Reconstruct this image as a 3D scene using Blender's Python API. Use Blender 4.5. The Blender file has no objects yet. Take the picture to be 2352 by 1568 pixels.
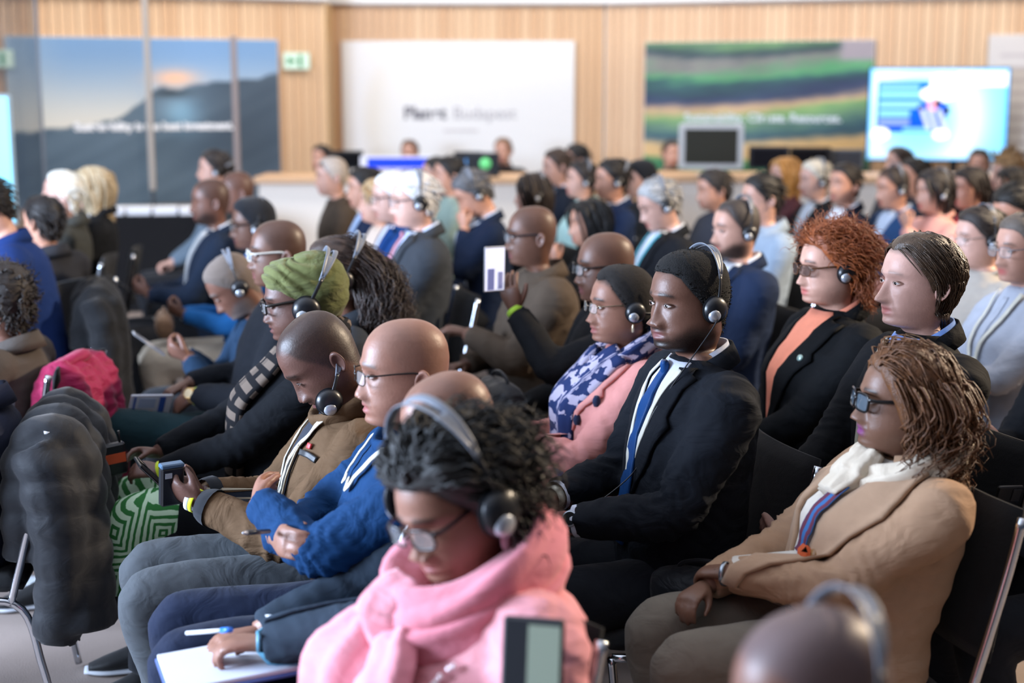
import bpy, math, random, time
import numpy as np
from mathutils import Vector, Matrix
from mathutils.bvhtree import BVHTree
T0 = time.time()
SC = bpy.context.scene
COL = SC.collection
# ------------------------------------------------------------------ camera
FPX, CAMH, HORIZ = 3267.0, 1.80, 210.0
PITCH = math.atan((784 - HORIZ) / FPX)
cd = bpy.data.cameras.new('camera')
cd.sensor_width = 36.0
cd.lens = FPX / 2352 * 36
cd.clip_start = 0.05
cd.dof.use_dof = True
cd.dof.focus_distance = 3.72
cd.dof.aperture_fstop = 1.7
cam = bpy.data.objects.new('camera', cd)
cam.location = (0, 0, CAMH)
cam.rotation_euler = (math.pi / 2 - PITCH, 0, 0)
COL.objects.link(cam)
SC.camera = cam

def at(px, py, d):
    """world point seen at photo pixel px,py at ground distance d"""
    a = (px - 1176) / FPX
    b = (784 - py) / FPX
    ry = math.cos(PITCH) + b * math.sin(PITCH)
    rz = -math.sin(PITCH) + b * math.cos(PITCH)
    t = d / ry
    return Vector((a * t, d, CAMH + rz * t))

# ------------------------------------------------------------------ world, lamps, exposure
w = bpy.data.worlds.new('room_air')
w.use_nodes = True
w.node_tree.nodes['Background'].inputs[0].default_value = (0.62, 0.72, 1.0, 1)
w.node_tree.nodes['Background'].inputs[1].default_value = 0.09
SC.world = w

def area(name, loc, target, sx, sy, power, col, spread=180):
    l = bpy.data.lights.new(name, 'AREA')
    l.shape = 'RECTANGLE'
    l.size, l.size_y = sx, sy
    l.energy = power
    l.color = col
    l.spread = math.radians(spread)
    o = bpy.data.objects.new(name, l)
    o.location = loc
    o.rotation_euler = (Vector(target) - Vector(loc)).to_track_quat('-Z', 'Y').to_euler()
    COL.objects.link(o)
    return o

area('stage_screen_light', (-6.0, 2.6, 2.15), (0, 4.5, 1.25), 4.6, 1.5, 1480, (0.62, 0.76, 1.0))
area('hall_ceiling_light', (0.5, 5.5, 4.9), (0.2, 5.5, 0), 8.0, 7.0, 50, (0.93, 0.95, 1.0))
area('desk_ceiling_light', (0.5, 12.0, 4.7), (0.5, 15.5, 1.2), 13.0, 1.2, 345, (1.0, 0.96, 0.92))
sp = bpy.data.lights.new('hall_spotlight', 'SPOT')
sp.energy, sp.color, sp.spot_size, sp.shadow_soft_size = 3000, (1.0, 0.80, 0.58), math.radians(125), 0.12
sp.spot_blend = 1.0
spo = bpy.data.objects.new('hall_spotlight', sp)
spo.location = (6.2, 6.2, 4.3)
spo.rotation_euler = (Vector((0.2, 4.5, 1.1)) - spo.location).to_track_quat('-Z', 'Y').to_euler()
COL.objects.link(spo)

vs = SC.view_settings
vs.view_transform = 'Standard'
vs.look = 'None'
vs.gamma = 1.0
vs.use_curve_mapping = False
vs.exposure = 0.08
SC.cycles.use_denoising = True
SC.cycles.max_bounces = 6

# ------------------------------------------------------------------ materials
def lin(c):
    if isinstance(c, str):
        c = tuple(int(c[i:i + 2], 16) / 255 for i in (0, 2, 4))
    return tuple((v / 12.92 if v <= 0.04045 else ((v + 0.055) / 1.055) ** 2.4) for v in c)

MATS = {}
def nodes(name):
    m = bpy.data.materials.new(name)
    m.use_nodes = True
    nt = m.node_tree
    return m, nt, nt.nodes['Principled BSDF']

def N(nt, typ, **kw):
    n = nt.nodes.new(typ)
    for k, v in kw.items():
        if k.startswith('_'):
            n.inputs[k[1:].replace('_', ' ')].default_value = v
        else:
            setattr(n, k, v)
    return n

def plain(name, col, rough=0.5, metal=0.0, spec=0.5, emit=0.0, alpha=1.0, trans=0.0):
    key = ('plain', name, str(col), rough, metal, emit)
    if key in MATS: return MATS[key]
    m, nt, b = nodes(name)
    c = (*lin(col), 1)
    b.inputs['Base Color'].default_value = c
    b.inputs['Roughness'].default_value = rough
    b.inputs['Metallic'].default_value = metal
    b.inputs['Specular IOR Level'].default_value = spec
    if emit:
        b.inputs['Emission Color'].default_value = c
        b.inputs['Emission Strength'].default_value = emit
    b.inputs['Alpha'].default_value = alpha
    b.inputs['Transmission Weight'].default_value = trans
    MATS[key] = m
    return m

def fabric(col, rough=0.85, fold=0.25, weave=0.10, sheen=0.10, var=0.12, scale=9.0):
    key = ('fabric', str(col), rough, fold, weave)
    if key in MATS: return MATS[key]
    m, nt, b = nodes('fabric')
    tc = N(nt, 'ShaderNodeTexCoord')
    n1 = N(nt, 'ShaderNodeTexNoise', _Scale=scale * 3, _Detail=4.0)
    nt.links.new(tc.outputs['Object'], n1.inputs['Vector'])
    c = np.array(lin(col))
    mix = N(nt, 'ShaderNodeMix', data_type='RGBA')
    mix.inputs[6].default_value = (*(c * (1 - var)), 1)
    mix.inputs[7].default_value = (*np.minimum(c * (1 + var) + 0.002, 1), 1)
    nt.links.new(n1.outputs['Fac'], mix.inputs[0])
    nt.links.new(mix.outputs[2], b.inputs['Base Color'])
    b.inputs['Roughness'].default_value = rough
    b.inputs['Specular IOR Level'].default_value = 0.14
    b.inputs['Sheen Weight'].default_value = sheen
    b.inputs['Sheen Roughness'].default_value = 0.6
    mp = N(nt, 'ShaderNodeMapping')
    mp.inputs['Scale'].default_value = (1.0, 1.0, 1.7)
    nt.links.new(tc.outputs['Object'], mp.inputs['Vector'])
    n2 = N(nt, 'ShaderNodeTexNoise', _Scale=scale, _Detail=3.0, _Roughness=0.45, _Distortion=1.3)
    nt.links.new(mp.outputs[0], n2.inputs['Vector'])
    b1 = N(nt, 'ShaderNodeBump', _Strength=fold, _Distance=0.03)
    nt.links.new(n2.outputs['Fac'], b1.inputs['Height'])
    n3 = N(nt, 'ShaderNodeTexNoise', _Scale=420.0, _Detail=1.0)
    nt.links.new(tc.outputs['Object'], n3.inputs['Vector'])
    b2 = N(nt, 'ShaderNodeBump', _Strength=weave, _Distance=0.002)
    nt.links.new(n3.outputs['Fac'], b2.inputs['Height'])
    nt.links.new(b1.outputs[0], b2.inputs['Normal'])
    nt.links.new(b2.outputs[0], b.inputs['Normal'])
    MATS[key] = m
    return m

def skin(col, lip, hair):
    key = ('skin', col, lip, hair)
    if key in MATS: return MATS[key]
    m, nt, b = nodes('skin')
    at_ = N(nt, 'ShaderNodeVertexColor', layer_name='pigment')
    sep = N(nt, 'ShaderNodeSeparateColor')
    nt.links.new(at_.outputs['Color'], sep.inputs[0])
    tc = N(nt, 'ShaderNodeTexCoord')
    n1 = N(nt, 'ShaderNodeTexNoise', _Scale=45.0, _Detail=5.0)
    nt.links.new(tc.outputs['Object'], n1.inputs['Vector'])
    c = np.array(lin(col))
    mx = N(nt, 'ShaderNodeMix', data_type='RGBA')
    mx.inputs[6].default_value = (*(c * 0.86), 1)
    mx.inputs[7].default_value = (*np.minimum(c * 1.14, 1), 1)
    nt.links.new(n1.outputs['Fac'], mx.inputs[0])
    m2 = N(nt, 'ShaderNodeMix', data_type='RGBA')
    m2.inputs[7].default_value = (*lin(lip), 1)
    nt.links.new(sep.outputs[0], m2.inputs[0])
    nt.links.new(mx.outputs[2], m2.inputs[6])
    n2 = N(nt, 'ShaderNodeTexNoise', _Scale=600.0, _Detail=2.0)
    nt.links.new(tc.outputs['Object'], n2.inputs['Vector'])
    mul = N(nt, 'ShaderNodeMath', operation='MULTIPLY_ADD')
    mul.inputs[1].default_value = 1.1
    mul.inputs[2].default_value = 0.45
    nt.links.new(n2.outputs['Fac'], mul.inputs[0])
    mul2 = N(nt, 'ShaderNodeMath', operation='MULTIPLY', use_clamp=True)
    nt.links.new(mul.outputs[0], mul2.inputs[0])
    nt.links.new(sep.outputs[1], mul2.inputs[1])
    m3 = N(nt, 'ShaderNodeMix', data_type='RGBA')
    m3.inputs[7].default_value = (*lin(hair), 1)
    nt.links.new(mul2.outputs[0], m3.inputs[0])
    nt.links.new(m2.outputs[2], m3.inputs[6])
    nt.links.new(m3.outputs[2], b.inputs['Base Color'])
    rr = N(nt, 'ShaderNodeMapRange')
    rr.inputs[3].default_value = 0.36
    rr.inputs[4].default_value = 0.56
    nt.links.new(n1.outputs['Fac'], rr.inputs[0])
    nt.links.new(rr.outputs[0], b.inputs['Roughness'])
    b.inputs['Specular IOR Level'].default_value = 0.42
    bp = N(nt, 'ShaderNodeBump', _Strength=0.22, _Distance=0.002)
    n4 = N(nt, 'ShaderNodeTexNoise', _Scale=180.0, _Detail=3.0)
    nt.links.new(tc.outputs['Object'], n4.inputs['Vector'])
    nt.links.new(n4.outputs['Fac'], bp.inputs['Height'])
    nt.links.new(bp.outputs[0], b.inputs['Normal'])
    MATS[key] = m
    return m

def hairmat(col, rough=0.45, light=None):
    key = ('hair', col, rough)
    if key in MATS: return MATS[key]
    m, nt, b = nodes('hair')
    tc = N(nt, 'ShaderNodeTexCoord')
    n1 = N(nt, 'ShaderNodeTexNoise', _Scale=60.0, _Detail=4.0)
    nt.links.new(tc.outputs['Object'], n1.inputs['Vector'])
    c = np.array(lin(col))
    mx = N(nt, 'ShaderNodeMix', data_type='RGBA')
    mx.inputs[6].default_value = (*(c * 0.55), 1)
    mx.inputs[7].default_value = (*np.minimum(np.array(lin(light)) if light else c * 1.5, 1), 1)
    nt.links.new(n1.outputs['Fac'], mx.inputs[0])
    nt.links.new(mx.outputs[2], b.inputs['Base Color'])
    b.inputs['Roughness'].default_value = rough
    b.inputs['Specular IOR Level'].default_value = 0.45
    n4 = N(nt, 'ShaderNodeTexNoise', _Scale=330.0, _Detail=3.0)
    nt.links.new(tc.outputs['Object'], n4.inputs['Vector'])
    bp = N(nt, 'ShaderNodeBump', _Strength=0.5, _Distance=0.004)
    nt.links.new(n4.outputs['Fac'], bp.inputs['Height'])
    nt.links.new(bp.outputs[0], b.inputs['Normal'])
    MATS[key] = m
    return m

def painted(name, rough=0.6, emit=0.0):
    """colours come from the 'print' colour attribute of a finely divided sheet"""
    key = ('painted', name)
    if key in MATS: return MATS[key]
    m, nt, b = nodes(name)
    a = N(nt, 'ShaderNodeVertexColor', layer_name='print')
    nt.links.new(a.outputs['Color'], b.inputs['Base Color'])
    b.inputs['Roughness'].default_value = rough
    if emit:
        nt.links.new(a.outputs['Color'], b.inputs['Emission Color'])
        b.inputs['Emission Strength'].default_value = emit
    MATS[key] = m
    return m

def pattern(kind, c1, c2, scale=40.0, coord='UV', rough=0.85):
    key = ('pattern', kind, c1, c2, scale)
    if key in MATS: return MATS[key]
    m, nt, b = nodes(kind + '_cloth')
    tc = N(nt, 'ShaderNodeTexCoord')
    mix = N(nt, 'ShaderNodeMix', data_type='RGBA')
    mix.inputs[6].default_value = (*lin(c1), 1)
    mix.inputs[7].default_value = (*lin(c2), 1)
    ramp = N(nt, 'ShaderNodeValToRGB')
    ramp.color_ramp.interpolation = 'CONSTANT'
    src = tc.outputs[coord]
    if kind == 'blossom':
        t = N(nt, 'ShaderNodeTexVoronoi', _Scale=scale)
        nt.links.new(src, t.inputs['Vector'])
        nz = N(nt, 'ShaderNodeTexNoise', _Scale=scale * 2.2, _Detail=2.0)
        nt.links.new(src, nz.inputs['Vector'])
        ad = N(nt, 'ShaderNodeMath', operation='MULTIPLY_ADD')
        ad.inputs[1].default_value = 0.75
        nt.links.new(nz.outputs['Fac'], ad.inputs[0])
        nt.links.new(t.outputs['Distance'], ad.inputs[2])
        nt.links.new(ad.outputs[0], ramp.inputs[0])
        ramp.color_ramp.elements[0].color = (1, 1, 1, 1)
        ramp.color_ramp.elements[1].color = (0, 0, 0, 1)
        ramp.color_ramp.elements[1].position = 0.88
    elif kind == 'fretwork':
        t = N(nt, 'ShaderNodeTexBrick', _Scale=scale)
        t.offset = 0.5
        t.inputs['Mortar Size'].default_value = 0.07
        t.inputs['Brick Width'].default_value = 0.55
        t.inputs['Row Height'].default_value = 0.30
        t.inputs['Color1'].default_value = (1, 1, 1, 1)
        t.inputs['Color2'].default_value = (0.9, 0.9, 0.9, 1)
        t.inputs['Mortar'].default_value = (0, 0, 0, 1)
        nt.links.new(src, t.inputs['Vector'])
        nt.links.new(t.outputs['Color'], ramp.inputs[0])
        ramp.color_ramp.elements[1].position = 0.5
    elif kind == 'diamond':
        # nested diamond rings: distance in a folded |u|+|v| lattice
        sx = N(nt, 'ShaderNodeSeparateXYZ')
        mp = N(nt, 'ShaderNodeMapping')
        mp.inputs['Scale'].default_value = (scale, scale, scale)
        mp.inputs['Rotation'].default_value = (0.5, 1.0, 0.35)
        nz = N(nt, 'ShaderNodeTexNoise', _Scale=scale * 3.0, _Detail=2.0)
        nt.links.new(src, nz.inputs['Vector'])
        nt.links.new(src, mp.inputs['Vector'])
        nt.links.new(mp.outputs[0], sx.inputs[0])
        outs = []
        for i in (0, 1):
            p = N(nt, 'ShaderNodeMath', operation='PINGPONG')
            p.inputs[1].default_value = 1.0
            nt.links.new(sx.outputs[i], p.inputs[0])
            outs.append(p)
        mxm = N(nt, 'ShaderNodeMath', operation='MAXIMUM')
        nt.links.new(outs[0].outputs[0], mxm.inputs[0])
        nt.links.new(outs[1].outputs[0], mxm.inputs[1])
        ad = N(nt, 'ShaderNodeMath', operation='MULTIPLY_ADD')
        ad.inputs[1].default_value = 0.09
        nt.links.new(nz.outputs['Fac'], ad.inputs[0])
        nt.links.new(mxm.outputs[0], ad.inputs[2])
        s = N(nt, 'ShaderNodeMath', operation='MULTIPLY')
        s.inputs[1].default_value = 26.0
        nt.links.new(ad.outputs[0], s.inputs[0])
        sn = N(nt, 'ShaderNodeMath', operation='SINE')
        nt.links.new(s.outputs[0], sn.inputs[0])
        h = N(nt, 'ShaderNodeMath', operation='MULTIPLY_ADD')
        h.inputs[1].default_value = 0.5
        h.inputs[2].default_value = 0.5
        nt.links.new(sn.outputs[0], h.inputs[0])
        nt.links.new(h.outputs[0], ramp.inputs[0])
        ramp.color_ramp.elements[1].position = 0.45
    elif kind == 'stripe':
        t = N(nt, 'ShaderNodeTexWave', _Scale=scale, bands_direction='X')
        nt.links.new(src, t.inputs['Vector'])
        nt.links.new(t.outputs['Fac'], ramp.inputs[0])
        ramp.color_ramp.elements[1].position = 0.5
    nt.links.new(ramp.outputs[0], mix.inputs[0])
    nt.links.new(mix.outputs[2], b.inputs['Base Color'])
    b.inputs['Roughness'].default_value = rough
    b.inputs['Specular IOR Level'].default_value = 0.2
    MATS[key] = m
    return m

def wood(name, c1, c2, sc=(14, 14, 1.2)):
    key = ('wood', name)
    if key in MATS: return MATS[key]
    m, nt, b = nodes(name)
    tc = N(nt, 'ShaderNodeTexCoord')
    mp = N(nt, 'ShaderNodeMapping')
    mp.inputs['Scale'].default_value = sc
    oi = N(nt, 'ShaderNodeObjectInfo')
    ad = N(nt, 'ShaderNodeVectorMath', operation='ADD')
    nt.links.new(tc.outputs['Object'], ad.inputs[0])
    nt.links.new(oi.outputs['Random'], ad.inputs[1])
    nt.links.new(ad.outputs[0], mp.inputs['Vector'])
    n1 = N(nt, 'ShaderNodeTexNoise', _Scale=1.6, _Detail=5.0, _Distortion=0.6)
    nt.links.new(mp.outputs[0], n1.inputs['Vector'])
    add = N(nt, 'ShaderNodeMath', operation='MULTIPLY_ADD', use_clamp=True)
    add.inputs[1].default_value = 0.75
    nt.links.new(oi.outputs['Random'], add.inputs[0])
    sc_ = N(nt, 'ShaderNodeMath', operation='MULTIPLY_ADD')
    sc_.inputs[1].default_value = 0.5
    sc_.inputs[2].default_value = -0.12
    nt.links.new(n1.outputs['Fac'], sc_.inputs[0])
    nt.links.new(sc_.outputs[0], add.inputs[2])
    mx = N(nt, 'ShaderNodeMix', data_type='RGBA')
    mx.inputs[6].default_value = (*lin(c1), 1)
    mx.inputs[7].default_value = (*lin(c2), 1)
    nt.links.new(add.outputs[0], mx.inputs[0])
    nt.links.new(mx.outputs[2], b.inputs['Base Color'])
    b.inputs['Roughness'].default_value = 0.5
    MATS[key] = m
    return m

# ------------------------------------------------------------------ mesh helpers
class MB:
    """collects pieces of one mesh: vertices, quads / tris, uv, pigment, material index"""
    def __init__(s):
        s.V, s.Q, s.T, s.UV, s.C, s.QM, s.TM, s.n = [], [], [], [], [], [], [], 0
    def add(s, V, Q=None, T=None, uv=None, col=None, mi=0):
        V = np.asarray(V, float).reshape(-1, 3)
        n = len(V)
        s.V.append(V)
        s.UV.append(np.zeros((n, 2)) if uv is None else np.asarray(uv, float).reshape(-1, 2))
        s.C.append(np.zeros((n, 3)) if col is None else np.asarray(col, float).reshape(-1, 3))
        if Q is not None and len(Q):
            Q = np.asarray(Q, int).reshape(-1, 4)
            s.Q.append(Q + s.n); s.QM.append(np.full(len(Q), mi))
        if T is not None and len(T):
            T = np.asarray(T, int).reshape(-1, 3)
            s.T.append(T + s.n); s.TM.append(np.full(len(T), mi))
        s.n += n
        return s
    def xform(s, f):
        s.V = [f(v) for v in s.V]
        return s
    def arrays(s):
        V = np.concatenate(s.V)
        Q = np.concatenate(s.Q) if s.Q else np.zeros((0, 4), int)
        T = np.concatenate(s.T) if s.T else np.zeros((0, 3), int)
        return V, Q, T
    def mesh(s, name, mats, smooth=True, uv=True, col=None):
        V, Q, T = s.arrays()
        me = bpy.data.meshes.new(name)
        me.vertices.add(len(V))
        me.vertices.foreach_set('co', V.ravel())
        li = np.concatenate([Q.ravel(), T.ravel()])
        me.loops.add(len(li))
        me.loops.foreach_set('vertex_index', li)
        npol = len(Q) + len(T)
        me.polygons.add(npol)
        st = np.concatenate([np.arange(len(Q)) * 4, len(Q) * 4 + np.arange(len(T)) * 3])
        me.polygons.foreach_set('loop_start', st)
        mi = np.concatenate(s.QM + s.TM) if npol else np.zeros(0)
        me.polygons.foreach_set('material_index', mi.astype(np.int32))
        me.polygons.foreach_set('use_smooth', np.full(npol, smooth))
        me.update(calc_edges=True)
        if uv:
            u = me.uv_layers.new(name='UVMap')
            u.data.foreach_set('uv', np.concatenate(s.UV)[li].ravel())
        if col:
            a = me.color_attributes.new(col, 'FLOAT_COLOR', 'POINT')
            c = np.concatenate(s.C)
            a.data.foreach_set('color', np.concatenate([c, np.ones((len(c), 1))], 1).ravel())
        for m in (mats if isinstance(mats, (list, tuple)) else [mats]):
            me.materials.append(m)
        return me

def obj(name, me, parent=None, loc=None, rot=None, mat=None):
    o = bpy.data.objects.new(name, me)
    COL.objects.link(o)
    if parent is not None: o.parent = parent
    if loc is not None: o.location = loc
    if rot is not None: o.rotation_euler = rot
    return o

def tag(o, label=None, cat=None, group=None, kind=None):
    if label: o['label'] = label
    if cat: o['category'] = cat
    if group: o['group'] = group
    if kind: o['kind'] = kind
    return o

def thing(name, label, cat, loc=(0, 0, 0), rz=0.0, group=None):
    o = bpy.data.objects.new(name, None)
    o.empty_display_size = 0.1
    COL.objects.link(o)
    o.location = loc
    o.rotation_euler = (0, 0, rz)
    return tag(o, label, cat, group)

def copy_tree(o, parent=None):
    c = o.copy()
    COL.objects.link(c)
    c.parent = parent
    for ch in list(o.children):
        copy_tree(ch, c)
    return c

def gridq(nr, nc, wrap=False):
    r = np.arange(nr - 1)[:, None]
    c = np.arange(nc if wrap else nc - 1)[None, :]
    c2 = (c + 1) % nc
    return np.stack([r * nc + c, r * nc + c2, (r + 1) * nc + c2, (r + 1) * nc + c], -1).reshape(-1, 4)

def catmull(P, n):
    """smooth curve through control rows P (any columns), n samples"""
    P = np.asarray(P, float)
    if P.ndim == 1: P = P[:, None]
    m = len(P)
    E = np.vstack([2 * P[0] - P[1], P, 2 * P[-1] - P[-2]])
    t = np.linspace(0, m - 1, n)
    i = np.minimum(t.astype(int), m - 2)
    f = (t - i)[:, None]
    a, b, c, d = E[i], E[i + 1], E[i + 2], E[i + 3]
    return 0.5 * (2 * b + (c - a) * f + (2 * a - 5 * b + 4 * c - d) * f ** 2 + (3 * b - a - 3 * c + d) * f ** 3)

def frames(P, up=(0.123, 0.2, 1.0)):
    T = np.gradient(P, axis=0)
    T /= np.linalg.norm(T, axis=1, keepdims=True) + 1e-9
    u = np.asarray(up, float)
    A = np.empty_like(P); B = np.empty_like(P)
    for i in range(len(P)):
        a = u - T[i] * (u @ T[i])
        if np.linalg.norm(a) < 1e-4:
            a = np.array([1, 0.3, 0.1]) - T[i] * (np.array([1, 0.3, 0.1]) @ T[i])
        a /= np.linalg.norm(a)
        A[i] = a
        u = a
        B[i] = np.cross(T[i], a)
    return T, A, B

def tube(mb, P, R, ns=10, n=None, cap=True, up=(0.123, 0.2, 1.0), mi=0, col=None, fold=None):
    """round / oval tube. R: scalar, list, or list of (ra, rb)"""
    P = np.asarray(P, float)
    R = np.asarray(R, float)
    if R.ndim == 0: R = np.full((len(P), 2), float(R))
    elif R.ndim == 1: R = np.stack([R, R], 1)
    if n:
        PR = catmull(np.hstack([P, R]), n)
        P, R = PR[:, :3], np.maximum(PR[:, 3:], 1e-4)
    T, A, B = frames(P, up)
    th = np.linspace(0, 2 * np.pi, ns, endpoint=False)
    m = 1.0
    if fold is not None:
        m = fold(th[None, :], np.linspace(0, 1, len(P))[:, None])[..., None]
    V = P[:, None] + m * (np.cos(th)[None, :, None] * A[:, None] * R[:, None, :1] + np.sin(th)[None, :, None] * B[:, None] * R[:, None, 1:])
    L = np.concatenate([[0], np.cumsum(np.linalg.norm(np.diff(P, axis=0), axis=1))])
    uv = np.stack(np.broadcast_arrays((th / (2 * np.pi))[None, :] * 0.3, L[:, None]), -1)
    k = len(P)
    V = V.reshape(-1, 3); uv = uv.reshape(-1, 2)
    Q = gridq(k, ns, True)[:, ::-1]
    Tr = None
    if cap:
        V = np.vstack([V, P[:1], P[-1:]])
        uv = np.vstack([uv, uv[:1], uv[-1:]])
        j = np.arange(ns); j2 = (j + 1) % ns
        Tr = np.vstack([np.stack([j, j2, np.full(ns, k * ns)], 1), np.stack([(k - 1) * ns + j2, (k - 1) * ns + j, np.full(ns, k * ns + 1)], 1)])
    mb.add(V, Q, Tr, uv, None if col is None else np.tile(col, (len(V), 1)), mi)
    return mb

def box(mb, cx, cy, cz, sx, sy, sz, bev=0.0, mi=0):
    hx, hy, hz = sx / 2, sy / 2, sz / 2
    if bev <= 0:
        V = np.array([[x, y, z] for x in (-hx, hx) for y in (-hy, hy) for z in (-hz, hz)]) + (cx, cy, cz)
        Q = [[0, 1, 3, 2], [4, 6, 7, 5], [0, 4, 5, 1], [2, 3, 7, 6], [0, 2, 6, 4], [1, 5, 7, 3]]
        return mb.add(V, Q, mi=mi)
    b = min(bev, hx * .99, hy * .99, hz * .99)
    V = []; idx = {}
    for sx_ in (-1, 1):
        for sy_ in (-1, 1):
            for sz_ in (-1, 1):
                for a in range(3):
                    h = [hx - b, hy - b, hz - b]
                    h[a] += b
                    idx[(sx_, sy_, sz_, a)] = len(V)
                    V.append([sx_ * h[0] + cx, sy_ * h[1] + cy, sz_ * h[2] + cz])
    Q = []; T = []
    for a in range(3):
        o = [i for i in range(3) if i != a]
        for s in (-1, 1):
            def key(u, v):
                k = [0, 0, 0]; k[a] = s; k[o[0]] = u; k[o[1]] = v
                return tuple(k)
            q = [idx[(*key(-1, -1), a)], idx[(*key(1, -1), a)], idx[(*key(1, 1), a)], idx[(*key(-1, 1), a)]]
            if (s > 0) == (a == 1): q = q[::-1]
            Q.append(q)
        for u in (-1, 1):
            for v in (-1, 1):
                def k2(s):
                    k = [0, 0, 0]; k[a] = s; k[o[0]] = u; k[o[1]] = v
                    return tuple(k)
                q = [idx[(*k2(-1), o[0])], idx[(*k2(1), o[0])], idx[(*k2(1), o[1])], idx[(*k2(-1), o[1])]]
                Q.append(q)
    for sx_ in (-1, 1):
        for sy_ in (-1, 1):
            for sz_ in (-1, 1):
                T.append([idx[(sx_, sy_, sz_, a)] for a in range(3)])
    return mb.add(V, Q, T, mi=mi)

def lathe(mb, prof, ns=24, M=None, mi=0):
    """profile (r, h) spun about local Z; M 4x4 places it"""
    prof = np.asarray(prof, float)
    th = np.linspace(0, 2 * np.pi, ns, endpoint=False)
    V = np.stack([prof[:, :1] * np.cos(th), prof[:, :1] * np.sin(th), np.broadcast_to(prof[:, 1:], (len(prof), ns))], -1).reshape(-1, 3)
    if M is not None:
        A = np.array(M)
        V = V @ A[:3, :3].T + A[:3, 3]
    return mb.add(V, gridq(len(prof), ns, True), mi=mi)

def recalc(me):
    import bmesh
    bm = bmesh.new(); bm.from_mesh(me)
    bmesh.ops.recalc_face_normals(bm, faces=bm.faces)
    bm.to_mesh(me); bm.free()
    return me

TMP = bpy.data.scenes.new('workbench')
def remesh(mb, voxel, smooth=6, mats=None, name='cloth', disp=None):
    """weld the overlapping pieces of mb into one continuous skin"""
    me = mb.mesh(name, [], uv=False)
    o = bpy.data.objects.new('tmp', me)
    TMP.collection.objects.link(o)
    m = o.modifiers.new('r', 'REMESH')
    m.mode = 'VOXEL'; m.voxel_size = voxel; m.adaptivity = 0.0; m.use_smooth_shade = True
    s = o.modifiers.new('s', 'SMOOTH')
    s.factor = 0.5; s.iterations = smooth
    vl = TMP.view_layers[0]
    vl.update()
    dg = vl.depsgraph
    new = bpy.data.meshes.new_from_object(o.evaluated_get(dg), depsgraph=dg)
    bpy.data.objects.remove(o); bpy.data.meshes.remove(me)
    new.name = name
    if disp:
        k = len(new.vertices)
        co = np.empty(k * 3); new.vertices.foreach_get('co', co); co = co.reshape(-1, 3)
        no = np.empty(k * 3); new.vertices.foreach_get('normal', no); no = no.reshape(-1, 3)
        new.vertices.foreach_set('co', (co + no * disp(co)[:, None]).ravel())
    new.polygons.foreach_set('use_smooth', np.ones(len(new.polygons), bool))
    new.materials.clear()
    for mm in (mats if isinstance(mats, (list, tuple)) else [mats]):
        new.materials.append(mm)
    new.update()
    return new

def wrinkle(seed, amp, freq=18.0, aniso=(1, 1, 1.6)):
    rs = np.random.RandomState(seed)
    K = rs.normal(size=(7, 3)) * freq * np.array(aniso) * rs.uniform(0.6, 1.6, (7, 1))
    ph = rs.uniform(0, 6.28, 7)
    W = rs.normal(size=(3, 3)) * 7
    def f(p):
        q = p + 0.035 * np.sin(p @ W + 1.0)
        a = np.sin(q @ K.T + ph)
        r = (1 - np.abs(a[:, :4])).sum(1) / 4 * 1.2 + a[:, 4:].sum(1) / 6
        return amp * (r - 0.55)
    return f

def bvh_of(me):
    V = np.empty(len(me.vertices) * 3); me.vertices.foreach_get('co', V)
    return BVHTree.FromPolygons([tuple(v) for v in V.reshape(-1, 3)], [tuple(p.vertices) for p in me.polygons])
# ------------------------------------------------------------------ the human head
_Z = dict(
 f=([.118, .1165, .113, .106, .095, .08, .06, .04, .025, .012, 0, -.02, -.04, -.056, -.066, -.075, -.084, -.093, -.104, -.113, -.119, -.125, -.133, -.15, -.18, -.21, -.24, -.28],
    [.004, -.020, -.036, -.053, -.068, -.081, -.091, -.0955, -.098, -.094, -.091, -.0905, -.0915, -.0945, -.0965, -.0945, -.0945, -.0895, -.093, -.090, -.079, -.060, -.042, -.034, -.030, -.030, -.036, -.045]),
 b=([.118, .1165, .113, .106, .095, .08, .06, .03, 0, -.03, -.06, -.09, -.12, -.15, -.18, -.21, -.24, -.28],
    [.006, .030, .046, .062, .077, .090, .0985, .102, .099, .089, .076, .067, .064, .065, .069, .078, .088, .095]),
 w=([.118, .1165, .113, .106, .095, .08, .06, .04, .02, 0, -.02, -.04, -.06, -.075, -.09, -.105, -.118, -.13, -.15, -.18, -.205, -.23, -.25, -.28],
    [.002, .022, .034, .046, .057, .066, .0725, .0755, .0765, .0755, .0738, .0722, .0690, .0660, .0615, .0565, .0535, .053, .054, .056, .062, .075, .088, .095]))
HL = ([0, 28, 48, 62, 76, 84, 90, 97, 112, 140, 180], [.080, .078, .066, .040, .012, -.020, -.030, -.006, -.036, -.078, -.098])

def hairline(phi, shift=0.0, recede=0.0):
    p = np.degrees(np.abs(phi))
    return np.interp(p, *HL) + shift + recede * np.exp(-((p - 35) / 30) ** 2)

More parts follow.
